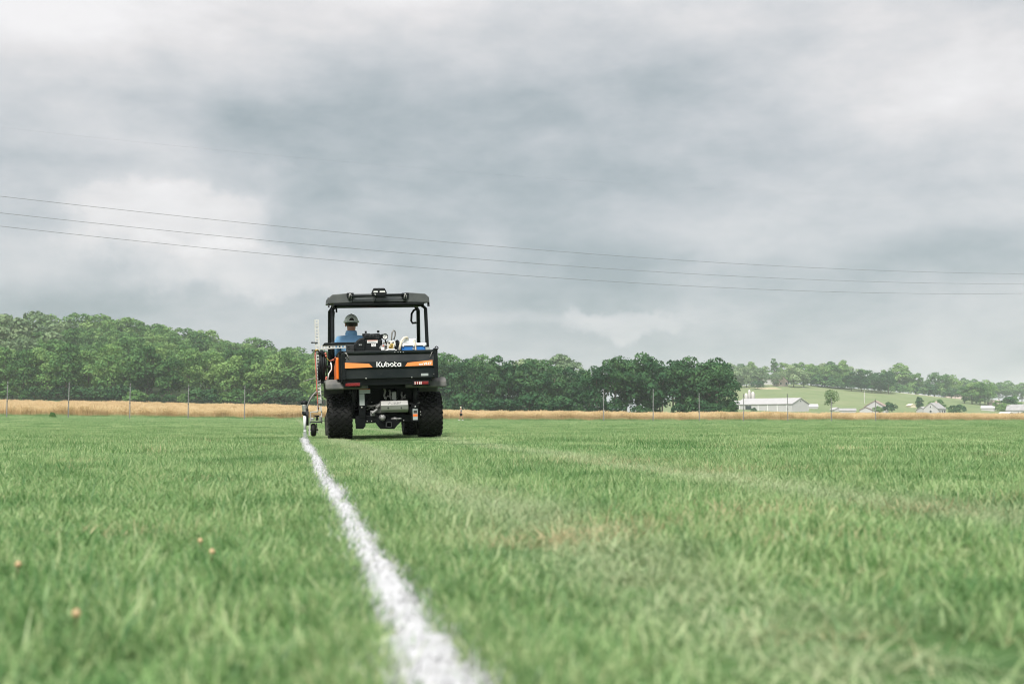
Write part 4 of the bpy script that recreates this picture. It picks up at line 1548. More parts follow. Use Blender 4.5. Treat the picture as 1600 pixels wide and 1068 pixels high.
for px in (606.5, 627):
    a = u(px, 636.5, .10)
    c.lathe([(.011, .095), (.009, .088), (.001, .086)], (a.x, 0, a.z), 'y', 8)
c.build('bolt', M_DSTEEL, mf)
c = MB()
c.tube([u(612, 655.5, .20), u(617, 654, .18), u(621, 654.5, .16)], [.028, .026, .02], 10)
c.tube([u(620.5, 654.3, .15), u(627, 653.4, .13)], [.012, .012], 8)
c.build('exhaust_pipe', M_CAST, veh, smooth=True)
hs = [((600, 606), (602, 611), (600, 618), (604, 624)), ((603, 622), (606, 618), (610, 621), (611, 625)), ((628, 612), (627, 617), (630, 620), (627, 624)),
      ((634, 616), (632, 618), (633, 621), (629, 622)), ((608, 609), (610, 613), (609, 617), (612, 621)), ((573, 640), (580, 636), (586, 640), (592, 636)),
      ((571, 634), (584, 634), (594, 630)), ((640, 630), (650, 632), (656, 628))]
c = MB()
for k, q in enumerate(hs):
    c.tube([u(a, b2, .30 + .03 * (k % 3)) for a, b2 in q], .010 if k % 2 else .014, 7)
c.build('engine_hose', M_GREYHOSE, veh, smooth=True)
c = MB()
for px, py, dy in ((565.3, 636, .165), (649, 635, .165), (573.8, 657.8, .20), (580.7, 657.5, .20), (631, 656.5, .2), (610, 613, .26), (627.3, 619, .26), (601, 622, .26), (585, 632.5, .26), (581, 628, .3), (657, 643, .2), (657.5, 647.5, .2)):
    a = u(px, py, dy)
    c.lathe([(.0115 if py in (636, 635) else .008, dy + .01), (.010 if py in (636, 635) else .007, dy - .004), (.001, dy - .008)], (a.x, 0, a.z), 'y', 8)
c.build('bolt', M_STEEL, veh)
c = MB()
c.box(*ubox(561, 570.5, 607, 653, .19, .24))
c.prism([(u(*q, .24).x, u(*q, .24).z) for q in ((570, 633), (585, 607), (588, 607), (572, 636))], 'y', .23, .27)
br = c.build('bed_bracket', M_UNDER, veh, bevel=.004)
c = MB()
c.box(*ubox(561.6, 578.4, 606.9, 614.6, .183, .188))
c.box(*ubox(561.9, 569.4, 615.0, 633.2, .183, .188))
st = c.build('warning_sticker', M_LABEL, br, org=BASE[veh.name])
c = MB()
c.box(*ubox(562.2, 578.2, 607.0, 608.6, .180, .184))
c.build('orange_band', M_ORANGE, br, org=BASE[veh.name])
c = MB()
c.box(*ubox(643.5, 654, 630, 659, .19, .24))
br = c.build('bed_bracket', M_UNDER, veh, bevel=.004)
c = MB()
c.box(*ubox(645.2, 652.4, 638.2, 655.8, .183, .188))
c.build('warning_sticker', M_LABEL, br, org=BASE[veh.name])
c = MB()
c.box(*ubox(645.3, 652.3, 646.4, 650.2, .180, .184))
c.build('orange_band', M_ORANGE, br, org=BASE[veh.name])
c = MB()
c.box(*ubox(646.2, 651.6, 640.5, 645, .180, .1835))
c.build('printed_figure', M_DSTEEL, br, org=BASE[veh.name])

# --- cargo bed and tailgate
c = MB()
c.box(-.63, .63, .06, 1.06, .79, .83)
c.box(-.63, .63, 1.03, 1.07, .83, 1.20)
c.box(-.60, .60, .052, .08, .75, .95)
for s in (-1, 1):
    c.box(s * .635 - .02, s * .635 + .02, .055, 1.06, .83, 1.205)
    c.tube([(s * .645, .04, 1.215), (s * .645, 1.07, 1.215)], .018, 8)
c.build('cargo_bed', M_BLACKP, veh, bevel=.006)
for s in (-1, 1):
    c = MB()
    xi, xo = s * .657, s * .694
    pts = [(.10, .84), (.08, 1.13), (.14, 1.15), (1.0, 1.05), (1.02, .90), (.98, .84)]
    c.prism(pts, 'x', min(xi, xo), max(xi, xo))
    c.build('side_panel', M_ORANGE, veh, bevel=.015)
tl, trr = u(538.5, 570, 0).x, u(679, 567, 0).x
zb_, zt_ = u(608, 590.6, 0).z, u(608, 547.3, 0).z
s1, s2 = u(608, 573.8, -.02).z, u(608, 564.8, -.02).z
c = MB()
c.prism([(.05, zb_), (.0, zb_), (.0, s1 - .012), (-.02, s1), (-.02, s2 + .004), (.012, s2 + .10), (.012, zt_ - .045), (-.010, zt_ - .035), (-.010, zt_), (.05, zt_)], 'x', tl, trr)
tg = c.build('tailgate', M_TAILGATE, veh, bevel=.005)
TO = BASE[veh.name]


def uprism(pts, dy0, dy1):
    return MB().prism([(u(*q, dy0).x, u(*q, dy0).z) for q in pts], 'y', dy0, dy1)


uprism(((538.8, 566.4), (576.7, 567.9), (582.2, 573.4), (539.0, 575.3)), -.0245, -.0215).build('orange_decal', M_DECAL, tg, org=TO)
uprism(((636.9, 566.1), (675.7, 562.2), (676.0, 570.5), (633.0, 571.8)), -.0245, -.0215).build('orange_decal', M_DECAL, tg, org=TO)
c = MB().box(*ubox(658, 669.2, 582.8, 587.0, -.006, -.0015))
c.build('white_plate', M_LABEL, tg, org=TO)
uprism(((594, 583), (597, 583), (597, 583.6), (594, 583.6)), -.005, -.002).build('latch_mark', M_DSTEEL, tg, org=TO)


def arc(cx_, cy_, r, a0, a1, n=10, ry=None):
    return [(cx_ + r * math.cos(math.radians(a0 + (a1 - a0) * k / n)), cy_ + (ry or r) * math.sin(math.radians(a0 + (a1 - a0) * k / n))) for k in range(n + 1)]


# rounded, broken-stroke lettering; unit height 1 = cap height
GL_ = [(0.0, [[(0.09, 0), (0.09, 1)], [(.70, .98), (.40, .62), (.30, .45), (.42, .30), (.72, .0)]]),
       (0.84, [[(.08, .72), (.08, .30)] + arc(.33, .30, .25, 180, 300, 8), [(.58, .72), (.58, .12)]]),
       (1.58, [[(.08, 1), (.08, .34)] + arc(.36, .34, .28, 180, 262, 6), arc(.36, .36, .28, -72, 168, 14)]),
       (2.36, [arc(.34, .36, .29, 20, 215, 12), arc(.34, .36, .29, 240, 370, 8)]),
       (3.08, [[(.14, .98), (.14, .30)] + arc(.36, .28, .22, 180, 290, 6), [(.02, .70), (.46, .70)]]),
       (3.68, [arc(.33, .36, .28, 40, 320, 14), [(.61, .70), (.61, .04)]])]
LZ0, LZ1 = u(607, 572.6, -.024), u(607, 565.0, -.024)
LH = LZ1.z - LZ0.z
LXa, LXb = u(588.2, 569, -.024).x, u(626.8, 569, -.024).x
ks = (LXb - LXa) / 4.36
c = MB()
for off, strokes in GL_:
    for s_ in strokes:
        pts = [Vector((LXa + (off + a) * ks, -.0225, LZ0.z + b_ * LH * 1.04)) for a, b_ in s_]
        n_ = len(pts)
        hwid = LH * .098
        lf, rg = [], []
        for i in range(n_):
            tv = pts[min(i + 1, n_ - 1)] - pts[max(i - 1, 0)]
            tv.normalize()
            nv = Vector((-tv.z, 0, tv.x)) * hwid
            lf.append(pts[i] + nv)
            rg.append(pts[i] - nv)
        vs, fs = [], []
        for i in range(n_):
            for q in (lf[i], rg[i]):
                vs += [(q.x, -.0250, q.z), (q.x, -.0205, q.z)]
        for i in range(n_ - 1):
            k = 4 * i
            fs += [(k, k + 4, k + 6, k + 2), (k, k + 1, k + 5, k + 4), (k + 2, k + 6, k + 7, k + 3)]
        fs += [(0, 2, 3, 1), (4 * n_ - 4, 4 * n_ - 3, 4 * n_ - 1, 4 * n_ - 2)]
        c.add(vs, fs)
c.build('lettering', M_WHITE, tg, org=TO)


def text(s, px, py, dy, hpx, m, parent, name='lettering', shear=0.0, wide=1.0, bold=0.0):
    cu = bpy.data.curves.new(name, 'FONT')
    cu.body = s
    cu.align_x, cu.align_y = 'CENTER', 'CENTER'
    p = u(px, py, dy)
    q = u(px, py - hpx, dy)
    cu.size = (q.z - p.z) / .70
    cu.extrude = .001
    cu.shear = shear
    cu.offset = bold
    cu.materials.append(m)
    tmp = bpy.data.objects.new('text_source', cu)
    me = bpy.data.meshes.new_from_object(tmp)
    bpy.data.objects.remove(tmp)
    if not me.materials:
        me.materials.append(m)
    o = link(name, me, parent)
    b = BASE[veh.name]
    o.location = (p.x - b[0], dy - b[1], p.z - b[2])
    o.rotation_euler = (math.pi / 2, 0, 0)
    o.scale = (wide, 1, 1)
    return o


text('VHT', 667.4, 568.0, -.0265, 3.9, M_WHITE, tg, shear=.2, wide=1.15, bold=.002)
text('4x4', 657.2, 568.9, -.0265, 2.2, M_WHITE, tg, shear=.2, wide=1.3, bold=.002)
c = MB()
for px in (539.5, 678.5):
    for py in (551, 558, 571, 585):
        a = u(px, py + (1 if px < 600 else -1), -.01)
        c.lathe([(.010, -.004), (.008, -.018), (.001, -.02)], (a.x, 0, a.z), 'y', 8)
for px in (617, 622, 626, 630):
    a = u(px, 550, -.012)
    c.lathe([(.006, -.008), (.005, -.016), (.001, -.018)], (a.x, 0, a.z), 'y', 8)
a = u(572, 591.0, -.005)
c.ball((a.x, -.004, a.z), .012, 8, 6)
a = u(643.5, 589.2, -.005)
c.ball((a.x, -.004, a.z), .010, 8, 6)
c.build('bolt', M_STEEL, tg, org=TO)
c = MB()
c.box(tl - .045, tl + .012, -.022, .06, zb_ - .01, zt_ - .03)
c.box(trr - .012, trr + .045, -.022, .06, zb_ - .01, zt_ + .02)
c.tube([(trr + .03 + .022 * math.cos(q), -.03, zt_ + .02 + .022 * math.sin(q)) for q in np.linspace(0, 6.283, 12, endpoint=False)], .008, 6, closed=True)
c.build('latch_plate', M_BLACKP, veh, bevel=.006)
c = MB()
c.tube([u(541, 551, -.02), u(543, 556, -.03), u(545.5, 561, -.025)], .005, 6)
c.tube([u(675.5, 549, -.02), u(673.5, 553, -.03), u(671.5, 558, -.025)], .005, 6)
c.build('tailgate_cable', M_GREYHOSE, tg, org=TO, smooth=True)
c = MB()
c.box(*ubox(612.4, 622.8, 597.6, 600.4, .14, .145))
c.build('yellow_sticker', M_YELLOW, veh)
c = MB()
c.box(-.46, .46, .15, .20, .70, .80)
c.build('bed_crossbar', M_UNDER, veh, bevel=.006)
# fenders and lights
for s in (-1, 1):
    c = MB()
    prof = [(.10, .70), (.115, .79), (.20, .845), (.98, .86), (1.12, .80), (1.20, .62), (1.15, .60), (1.06, .75), (.94, .80), (.30, .785), (.19, .74), (.16, .70)]
    x0, x1 = (.545, .845) if s > 0 else (-.845, -.545)
    c.prism(prof, 'x', x0, x1)
    c.build('fender', M_FENDER, veh, bevel=.028, seg=3)
    c = MB()
    xs_ = (.26, .60) if s > 0 else (-.60, -.26)
    c.prism([(.09, .715), (.10, .805), (.45, .82), (.45, .76), (.16, .70)], 'x', *xs_)
    mt = c.build('light_bracket', M_FENDER, veh, bevel=.012)
    c = MB()
    c.box(s * .475 - .125, s * .475 + .125, .035, .12, .725, .80)
    hb = c.build('tail_light', M_BLACK, veh, bevel=.012)
    c = MB()
    c.box(s * .475 - .10, s * .475 + .10, .018, .05, .742, .785)
    for k in range(9):
        c.box(s * .475 - .10 + k * .0225 + .002, s * .475 - .10 + k * .0225 + .0165, .012, .03, .746, .781)
    c.build('lens', M_RED, hb, org=TO, bevel=.003)
    if s > 0:
        c = MB()
        for k, wd in ((.38, .012), (.415, .010), (.442, .02), (.47, .010)):
            c.box(k, k + wd, .008, .03, .744, .784)
        c.build('painted_reflection', M_LENS_GLINT, hb, org=TO)  # solid slivers standing in for reflections on the red lens
# mud flap and step seen past the left wheel
c = MB()
c.prism([(-.83, .06), (-.795, .06), (-.79, .36), (-.80, .42), (-.84, .30)], 'y', 1.16, 1.19)
c.build('mud_flap', M_FENDER, veh)

# --- cab
for s in (-1, 1):
    c = MB()
    c.tube([(s * .705, 1.10, .80), (s * .70, 1.10, 1.3), (s * .69, 1.12, 1.91), (s * .62, 1.12, 1.968)], .027, 8)
    rp = c.build('roof_post', M_BLACKP, veh, smooth=True)
    c = MB()
    c.tube([(s * .715, 2.45, .85), (s * .71, 2.36, 1.2), (s * .695, 2.18, 1.98), (s * .64, 2.10, 2.05)], .030, 8)
    c.build('roof_post', M_BLACKP, veh, smooth=True)
    c = MB()
    c.box(s * .70 - .03, s * .70 + .03, 1.06, 1.14, 1.26 if s > 0 else 1.34, 1.325 if s > 0 else 1.42)
    c.build('white_tag', M_LABEL, veh, bevel=.004)
c = MB()
c.tube([(-.64, 1.10, 1.968), (.64, 1.10, 1.968)], .028, 8)
c.tube([(-.64, 2.10, 2.05), (.64, 2.10, 2.05)], .028, 8)
for s in (-1, 1):
    c.tube([(s * .64, 1.10, 1.968), (s * .64, 2.10, 2.05)], .028, 8)
c.build('roof_frame', M_BLACKP, veh, smooth=True)
def slope(b):
    b.v = [(x * .965, y, z + .030 + (y - 1.0) * .078) for x, y, z in b.v]
    return b


c = MB()
c.prism([(-.785, 1.955), (-.775, 2.04), (-.72, 2.09), (-.42, 2.112), (-.42, 1.965)], 'y', .98, 2.30)
c.prism([(.765, 1.955), (.755, 2.04), (.70, 2.09), (.40, 2.112), (.40, 1.965)][::-1], 'y', .98, 2.30)
c.prism([(-.42, 2.098), (.40, 2.098), (.40, 1.968), (-.42, 1.968)], 'y', 1.045, 2.28)
c.prism([(1.045, 1.975), (.985, 1.975), (.985, 2.01), (1.045, 2.035)], 'x', -.42, .40)
rf = slope(c).build('roof', M_ROOF, veh, bevel=.012, seg=3)
c = MB()
c.prism([(-.70, 1.935), (.68, 1.935), (.68, 1.962), (-.70, 1.962)], 'y', .985, 2.22)
slope(c).build('roof_liner', M_BLACK, veh)
for s in (-1, 1):
    c = MB()
    x = s * .765 - .01
    c.prism([(1.0, 1.90), (1.06, 2.04), (1.16, 2.05), (1.10, 1.90)], 'x', x - .012, x + .012)
    slope(c).build('rain_lip', M_BLACK, veh)
for px in (547, 633):
    c = MB()
    a = u(px, 462, .96)
    c.prism([(a.x - .05, a.z + .045), (a.x + .055, a.z + .045), (a.x + .05, a.z - .02), (a.x + .02, a.z - .06), (a.x - .025, a.z - .06), (a.x - .05, a.z)], 'y', .955, 1.05)
    bk_ = c.build('light_mount', M_BLACK, veh, bevel=.008)
    c = MB()
    for dx in (-.012, .012):
        c.tube([(a.x + dx * 1.4, .948, a.z - .045), (a.x + dx, .945, a.z + .02)], .006, 6)
    c.ball((a.x, .945, a.z + .022), .014, 8, 6)
    c.build('pin', M_STEEL, bk_, org=TO, smooth=True)
c = MB()
c.tube([u(546, 463, .955), u(591, 461.2, .955), u(635, 460.2, .955)], .017, 8)
c.tube([u(589, 463, .94), u(587, 467, .97), u(585, 473, .975)], .004, 5)
c.build('light_bar', M_BLACKP, veh, smooth=True)
L0 = u(592.3, 456.5, .93)
c = MB()
w2, h2 = .115, .062
c.prism([(L0.x - w2, L0.z - .01), (L0.x - w2 * .72, L0.z + h2), (L0.x + w2 * .72, L0.z + h2), (L0.x + w2, L0.z - .01), (L0.x + w2 * .8, L0.z - h2), (L0.x - w2 * .8, L0.z - h2)], 'y', .90, .99)
wl = c.build('work_light', M_BLACK, veh, bevel=.014)
c = MB()
for x0, x1 in ((-.085, -.02), (.005, .088)):
    c.prism([(L0.x + x0, L0.z - .006), (L0.x + x1, L0.z - .006), (L0.x + x1 - .004, L0.z + .016), (L0.x + x0 + .004, L0.z + .016)], 'y', .893, .91)
c.tube([(L0.x - .07, .893, L0.z - .03), (L0.x - .05, .893, L0.z - .04)], .006, 6)
c.build('lens', M_GAUGE, wl, org=TO)
c = MB()
c.tube([u(525.3, 476, 1.3), u(525.8, 488, 1.3)], .014, 8)
c.build('mirror_stem', M_BLACK, veh)
c = MB()
c.tube([u(519.5, 478, 1.12), u(523, 488, 1.14), u(522, 500, 1.12), u(519.5, 509, 1.10)], .004, 5)
c.build('roof_wire', M_GREYHOSE, veh, smooth=True)
c = MB()
c.tube([u(651.5, 482.5, 2.2), u(646.5, 484.5, 2.2), u(643.2, 490, 2.2), u(642.6, 501, 2.2), u(644.5, 504.5, 2.2), u(650.5, 504, 2.2)], .017, 8)
c.build('grab_handle', M_BLACK, veh, smooth=True)
c = MB()
for x in (-.36, .36):
    c.box(x - .25, x + .25, 1.30, 1.80, .80, .92)
    c.prism([(1.22, .90), (1.36, .90), (1.28, 1.30), (1.19, 1.30)], 'x', x - .25, x + .25)
c.build('seat', M_BLACK, veh, bevel=.04, seg=3)
c = MB()
c.box(-.62, .62, 1.12, 1.28, .62, 1.05)
c.build('cab_rear_panel', M_BLACK, veh, bevel=.02)
c = MB()
c.box(-.64, .64, 1.25, 2.60, .50, .56)
c.build('cab_floor', M_BLACK, veh)
c = MB()
c.prism([(2.30, .56), (2.20, 1.10), (2.30, 1.20), (2.60, 1.15), (2.60, .56)], 'x', -.62, .62)
c.build('dashboard', M_BLACK, veh, bevel=.02)
c = MB()
c.prism([(2.60, .60), (2.60, 1.13), (3.0, 1.06), (3.22, .88), (3.24, .52), (2.92, .50)], 'x', -.58, .58)
c.build('hood', M_ORANGE, veh, bevel=.05, seg=3)
for s in (-1, 1):
    c = MB()
    x0, x1 = (.50, .76) if s > 0 else (-.76, -.50)
    c.prism([(2.15, .60), (2.22, .78), (2.5, .82), (2.8, .78), (3.0, .66), (2.94, .62), (2.74, .72), (2.5, .75), (2.28, .72), (2.20, .58)], 'x', x0, x1)
    c.build('fender', M_FENDER, veh, bevel=.02)
c = MB()
ctr = Vector((-.40, 2.06, 1.22))
mtx = Matrix.Rotation(math.radians(-55), 3, 'X')
c.tube([ctr + mtx @ Vector((.18 * math.cos(q), .18 * math.sin(q), 0)) for q in np.linspace(0, 6.283, 24, endpoint=False)], .014, 8, closed=True)
for q in (0.5, 2.6, 4.7):
    c.tube([ctr, ctr + mtx @ Vector((.17 * math.cos(q), .17 * math.sin(q), 0))], .010, 6)
c.tube([ctr, (-.40, 2.26, 1.05)], .02, 8)
c.build('steering_wheel', M_BLACK, veh, smooth=True)

# ------------------------------------------------------------------ line marking rig bolted beside the vehicle
rig = vroot('line_marking_rig', u(490, 682, 1.0), 'perforated steel line marking rig with small wheel at the left side of the vehicle', 'line marker')
RO = BASE[rig.name]


def perf_strip(b, p0, p1, wv, tv, pitch, hole, th):
    """two faces of a square tube with a row of square holes, plus solid sides"""
    p0, p1 = Vector(p0), Vector(p1)
    ax = (p1 - p0)
    n_ = max(2, int(ax.length / pitch))
    ax.normalize()
    hw = wv.length / 2
    w1 = wv.normalized()
    t1 = tv.normalized()
    ht = tv.length / 2
    m = Matrix((w1, t1, ax)).transposed()
    ln = (p1 - p0).length
    mid = (p0 + p1) / 2
    rw = (2 * hw - hole) / 2
    for s in (-1, 1):
        b.obox(mid + w1 * s * (hw - rw / 2) - t1 * (ht - th / 2), (rw, th, ln), m)
        b.obox(mid + w1 * s * (hw - th / 2), (th, 2 * ht - 2 * th - .002, ln), m)
    step = ln / n_
    for f in (-1, 1):
        if f > 0:
            for s in (-1, 1):
                b.obox(mid + w1 * s * (hw - rw / 2) + t1 * (ht - th / 2), (rw, th, ln), m)
        for k in range(n_ + 1):
            hgt = (step - hole) * (1 if 0 < k < n_ else .5)
            z = k * step + (0 if 0 < k < n_ else (hgt / 2 if k == 0 else -hgt / 2))
            b.obox(p0 + ax * z + t1 * f * (ht - th / 2), (hole + .001, th * .98, hgt), m)


c = MB()
perf_strip(c, u(499.2, 642, 1.0), u(494.6, 499.5, 1.0), Vector((.064, 0, 0)), Vector((0, .064, 0)), .046, .027, .004)
vt = c.build('upright', M_PERF, rig)
c = MB()
for py, px in ((535, 493), (547, 493.5), (617, 497.5), (628, 501)):
    a = u(px, py, .96)
    c.box(a.x - .05, a.x + .03, .955, .975, a.z - .008, a.z + .008)
    c.ball((a.x - .05, .965, a.z), .014, 8, 6)
c.build('clamp_bolt', M_DSTEEL, rig)
c = MB()
perf_strip(c, u(501.5, 542.6, .95), u(549, 540.4, .95), Vector((0, 0, .055)), Vector((0, .055, 0)), .046, .026, .004)
c.build('arm', M_PERF, rig)
c = MB()
a, b2 = u(504, 537.2, .93), u(560, 536.0, .93)
c.prism([(a.x - .005, a.z - .02), (b2.x, b2.z - .018), (b2.x, b2.z + .018), (a.x + .03, a.z + .016)], 'y', .91, 1.0)
c.build('top_rail', M_BLACKP, rig, bevel=.003)
c = MB()
a, b2 = u(541, 548, .90), u(553, 538.5, .90)
c.box(a.x, b2.x, .88, 1.0, a.z - .02, b2.z)
c.tube([(a.x + .035 + .018 * math.cos(q), .872, b2.z - .035 + .018 * math.sin(q)) for q in np.linspace(0, 6.283, 12, endpoint=False)], .005, 6, closed=True)
c.build('swivel_joint', M_DSTEEL, rig, bevel=.006)
# hose reel seen edge-on
c = MB()
A = u(503, 573, 1.12)
for rr_, xx in ((.235, -.038), (.225, -.013), (.23, .013), (.215, .038), (.20, -.02), (.195, .02)):
    c.tube([(A.x + xx + .012 * math.sin(3 * q), 1.12 + rr_ * math.cos(q), A.z + rr_ * math.sin(q) * 1.02) for q in np.linspace(0, 6.283, 36, endpoint=False)], .017, 7, closed=True)
c.build('hose_coil', M_BLACK, rig, smooth=True)
c = MB()
for x in (-.062, .062):
    c.lathe([(.03, x - .004), (.185, x - .004), (.185, x + .004), (.03, x + .004)], (A.x, 1.12, A.z), 'x', 28)
c.cyl((A.x - .07, 1.12, A.z), (A.x + .2, 1.12, A.z), .022, n=10)
c.build('reel_disc', M_DSTEEL, rig)
# hoses
c = MB()
c.tube([u(493, 547, .955), u(492.2, 556, .955), u(493.5, 575, .95), u(494.5, 600, .95), u(496.0, 622, .955), u(497.4, 640, .96)], .0075, 7)
c.build('red_hose', M_REDHOSE, rig, smooth=True)
c = MB()
c.tube([u(494.6, 611.5, .94), u(489, 617, .93), u(484, 625, .93), u(480.5, 634, .95), u(479, 640, .97)], .012, 7)
c.tube([u(474, 596, .99), u(485, 592, .96), u(496, 590.5, .94)], .007, 6)
c.build('grey_hose', M_GREYHOSE, rig, smooth=True)
c = MB()
c.tube([u(498, 549.5, .93), u(503, 551, .90), u(507, 556, .92), u(508.5, 562, 1.0)], .016, 7)
c.tube([u(497.5, 597, .94), u(507, 597.5, .90), u(516, 594, .86), u(523, 588, .84), u(525, 578, .84), u(524.5, 562, .88), u(528, 553, .92), u(536, 549, .96)], .010, 7)
c.tube([u(531, 549, .9), u(526, 556, .88), u(523, 566, .88)], .010, 7)
c.tube([u(533, 547, .9), u(530, 556, .87), u(528, 562, .87)], .009, 7)
c.build('black_hose', M_BLACK, rig, smooth=True)
c = MB()
c.tube([u(516.5, 565, .92), u(518, 571, .90), u(518, 577, .90), u(514, 583, .9), u(512.5, 592, .9)], .010, 7)
c.build('clear_hose', M_COOLW, rig, smooth=True)
c = MB()
c.tube([u(491.7, 549, .95), u(493, 546.5, .93), u(496, 546, .93), u(498.5, 548, .94)], .008, 6)
c.tube([u(509, 553, .93), u(511, 560, .92), u(515, 563.5, .9)], .007, 6)
c.build('yellow_cable', M_BRASS, rig, smooth=True)
c = MB()
for px, py in ((508.7, 552), (509.5, 556), (521, 562), (524.5, 559), (510, 589.5), (509.5, 592)):
    a = u(px, py, .91)
    c.ball((a.x, .91, a.z), .017, 8, 6)
c.tube([u(515, 563.5, .9), u(519, 562.5, .89), u(522, 560.5, .9)], .007, 6)
c.build('red_fitting', M_REDHOSE, rig, smooth=True)
# spray head
c = MB()
a, b2 = u(477.2, 643.5, 1.0), u(475.6, 632.5, 1.0)
c.tube([a, b2], [.040, .040], 14)
c.tube([b2, b2 + Vector((0, 0, .03))], [.046, .038], 14)
sp_ = c.build('spray_canister', M_STEEL, rig, smooth=False)
c = MB()
c.lathe([(.043, .0), (.050, .01), (.050, .035), (.036, .055), (.01, .06)], (b2.x, 1.0, b2.z + .005), 'z', 14)
sp2 = MB()
sp2.lathe([(.028, -.05), (.048, -.03), (.048, .01), (.03, .012)], (a.x, 1.0, a.z), 'z', 14)
c.build('black_cap', M_BLACK, sp_, org=RO, smooth=True)
sp2.build('black_collar', M_BLACK, sp_, org=RO, smooth=True)
c = MB()
g = u(476.5, 674, 1.0)
c.tube([(a.x - .006, 1.0, a.z - .03), (a.x - .01, 1.0, (a.z + g.z) / 2), (g.x, 1.0, g.z + .02)], [.026, .024, .020], 10)
c.tube([(g.x, 1.0, g.z + .02), (g.x, 1.0, g.z - .01)], [.028, .012], 10)
c.build('nozzle_tube', M_COOLW, rig, smooth=True)
rs_ = random.Random(3)
dv = MB()
for k in range(700):
    q = rs_.random() ** .8
    hgt = (g.z - .0) * (1 - q)
    wd = .014 + .045 * q
    p_ = (g.x + rs_.gauss(0, .45) * wd, 1.0 + rs_.gauss(0, .5) * wd * 1.6, hgt + rs_.uniform(-.004, .01))
    z_ = rs_.uniform(.0018, .0042)
    dv.add([(p_[0] - z_, p_[1], p_[2]), (p_[0] + z_, p_[1], p_[2]), (p_[0], p_[1] + z_, p_[2] + z_), (p_[0], p_[1] - z_, p_[2] + z_ * 2.2)], [(0, 1, 2), (0, 3, 1), (1, 3, 2), (0, 2, 3)])
spr = dv.build('paint_spray', M_COOLW, rig)
spr['kind'] = 'stuff'
c = MB()
a, b2 = u(478.8, 664, 1.04), u(481.8, 638, 1.04)
c.lathe([(.01, a.x), (.125, a.x), (.125, b2.x), (.01, b2.x)], (0, 1.05, (a.z + b2.z) / 2), 'x', 26)
c.build('shield_disc', M_BLACK, rig)
c = MB()
for pts in (((497, 643), (485.3, 643.3), (485.3, 660)), ((502.5, 640), (502.7, 661))):
    c.tube([u(x, y, .99) for x, y in pts], .009, 4)
c.tube([u(485.2, 656, .99), u(483.6, 664, .99), u(483.4, 680, .99)], .012, 6)
c.tube([u(494.3, 661, 1.0), u(495.6, 676, 1.0)], .010, 6)
c.tube([u(484, 672.5, .99), u(494.8, 674.5, 1.0)], .008, 6)
c.build('bracket_frame', M_PERF, rig)
c = MB()
c.box(*ubox(484.8, 503.5, 657.4, 660.3, .92, 1.10))
c.box(*ubox(503.5, 513, 656.2, 657.6, .98, 1.02))
c.build('base_plate', M_DSTEEL, rig, bevel=.003)
c = MB()
a = u(495.5, 656.5, .98)
c.lathe([(.02, 0), (.02, .02), (.012, .025), (.012, .05), (.038, .055), (.038, .07), (.012, .075), (.001, .076)], (a.x, .98, a.z), 'z', 12)
c.build('clamp_knob', M_BLACK, rig, smooth=False)
c = MB()
a, b2 = u(498.5, 656.5, .97), u(502, 652, .97)
c.box(a.x, b2.x, .96, 1.0, a.z, b2.z + .02)
a, b2 = u(486, 657, .97), u(490, 652.5, .97)
c.box(a.x, b2.x, .96, 1.02, a.z, b2.z)
c.box(*ubox(497.5, 503, 623.5, 630.5, .94, .955))
c.build('clamp_block', M_STEEL, rig, bevel=.004)
a, b2 = u(486.2, 681.5, 1.0), u(493.2, 661, 1.0)
rw_ = (b2.z - a.z) / 2
zc = (a.z + b2.z) / 2
c = MB()
xm, hw_ = (a.x + b2.x) / 2, .036
c.lathe([(rw_ * .55, xm - hw_ * .9), (rw_ * .8, xm - hw_ * 1.0), (rw_ * .97, xm - hw_ * .6), (rw_, xm), (rw_ * .97, xm + hw_ * .6), (rw_ * .8, xm + hw_), (rw_ * .55, xm + hw_ * .9)], (0, 1.0, zc), 'x', 26, cap=False)
gw = c.build('gauge_wheel', M_RUBBER, rig, smooth=True)
c = MB()
c.lathe([(rw_ * .56, xm - hw_ * .8), (rw_ * .3, xm - hw_ * .5), (.012, xm - hw_ * .6)], (0, 1.0, zc), 'x', 20)
c.lathe([(rw_ * .56, xm + hw_ * .8), (rw_ * .3, xm + hw_ * .5), (.012, xm + hw_ * .6)], (0, 1.0, zc), 'x', 20)
c.cyl((xm - .075, 1.0, zc), (xm + .07, 1.0, zc), .012, n=8)
c.build('hub', M_DSTEEL, gw, org=RO, smooth=True)

# ------------------------------------------------------------------ load in the bed
eng = vroot('pump_engine', (u(576, 547, .35).x, .45, .83), 'black pump engine with white labels standing in the cargo bed behind the driver', 'engine')
EO = BASE[eng.name]
zbed = .83
a, b2 = u(553.5, 547, .28), u(570.5, 528, .28)
c = MB()
c.prism([(a.x, a.z + .01), (a.x - .0, a.z + .09), (a.x + .04, b2.z - .03), (a.x + .085, b2.z), (b2.x, b2.z + .01), (b2.x, a.z - .02), (a.x + .04, a.z - .02)], 'y', .27, .52)
c.build('recoil_cover', M_BLACK, eng, bevel=.022, seg=3)
c = MB()
p0, p1 = u(560, 540.5, .268), u(566, 537, .268)
c.box(p0.x, p1.x, .262, .275, p0.z, p1.z)
c.build('grip', M_DSTEEL, eng, bevel=.003)
c = MB()
for x in (.3, .7):
    q = p0.lerp(p1, x)
    c.box(q.x - .007, q.x + .005, .258, .264, p0.z + .008, p1.z - .006)
c.build('grip_mark', M_LABEL, eng)
a, b2 = u(568, 547, .30), u(597.5, 529.5, .30)
c = MB()
c.box(a.x, b2.x, .30, .66, zbed + .06, b2.z)
c.build('engine_block', M_BLACK, eng, bevel=.025, seg=3)
c = MB()
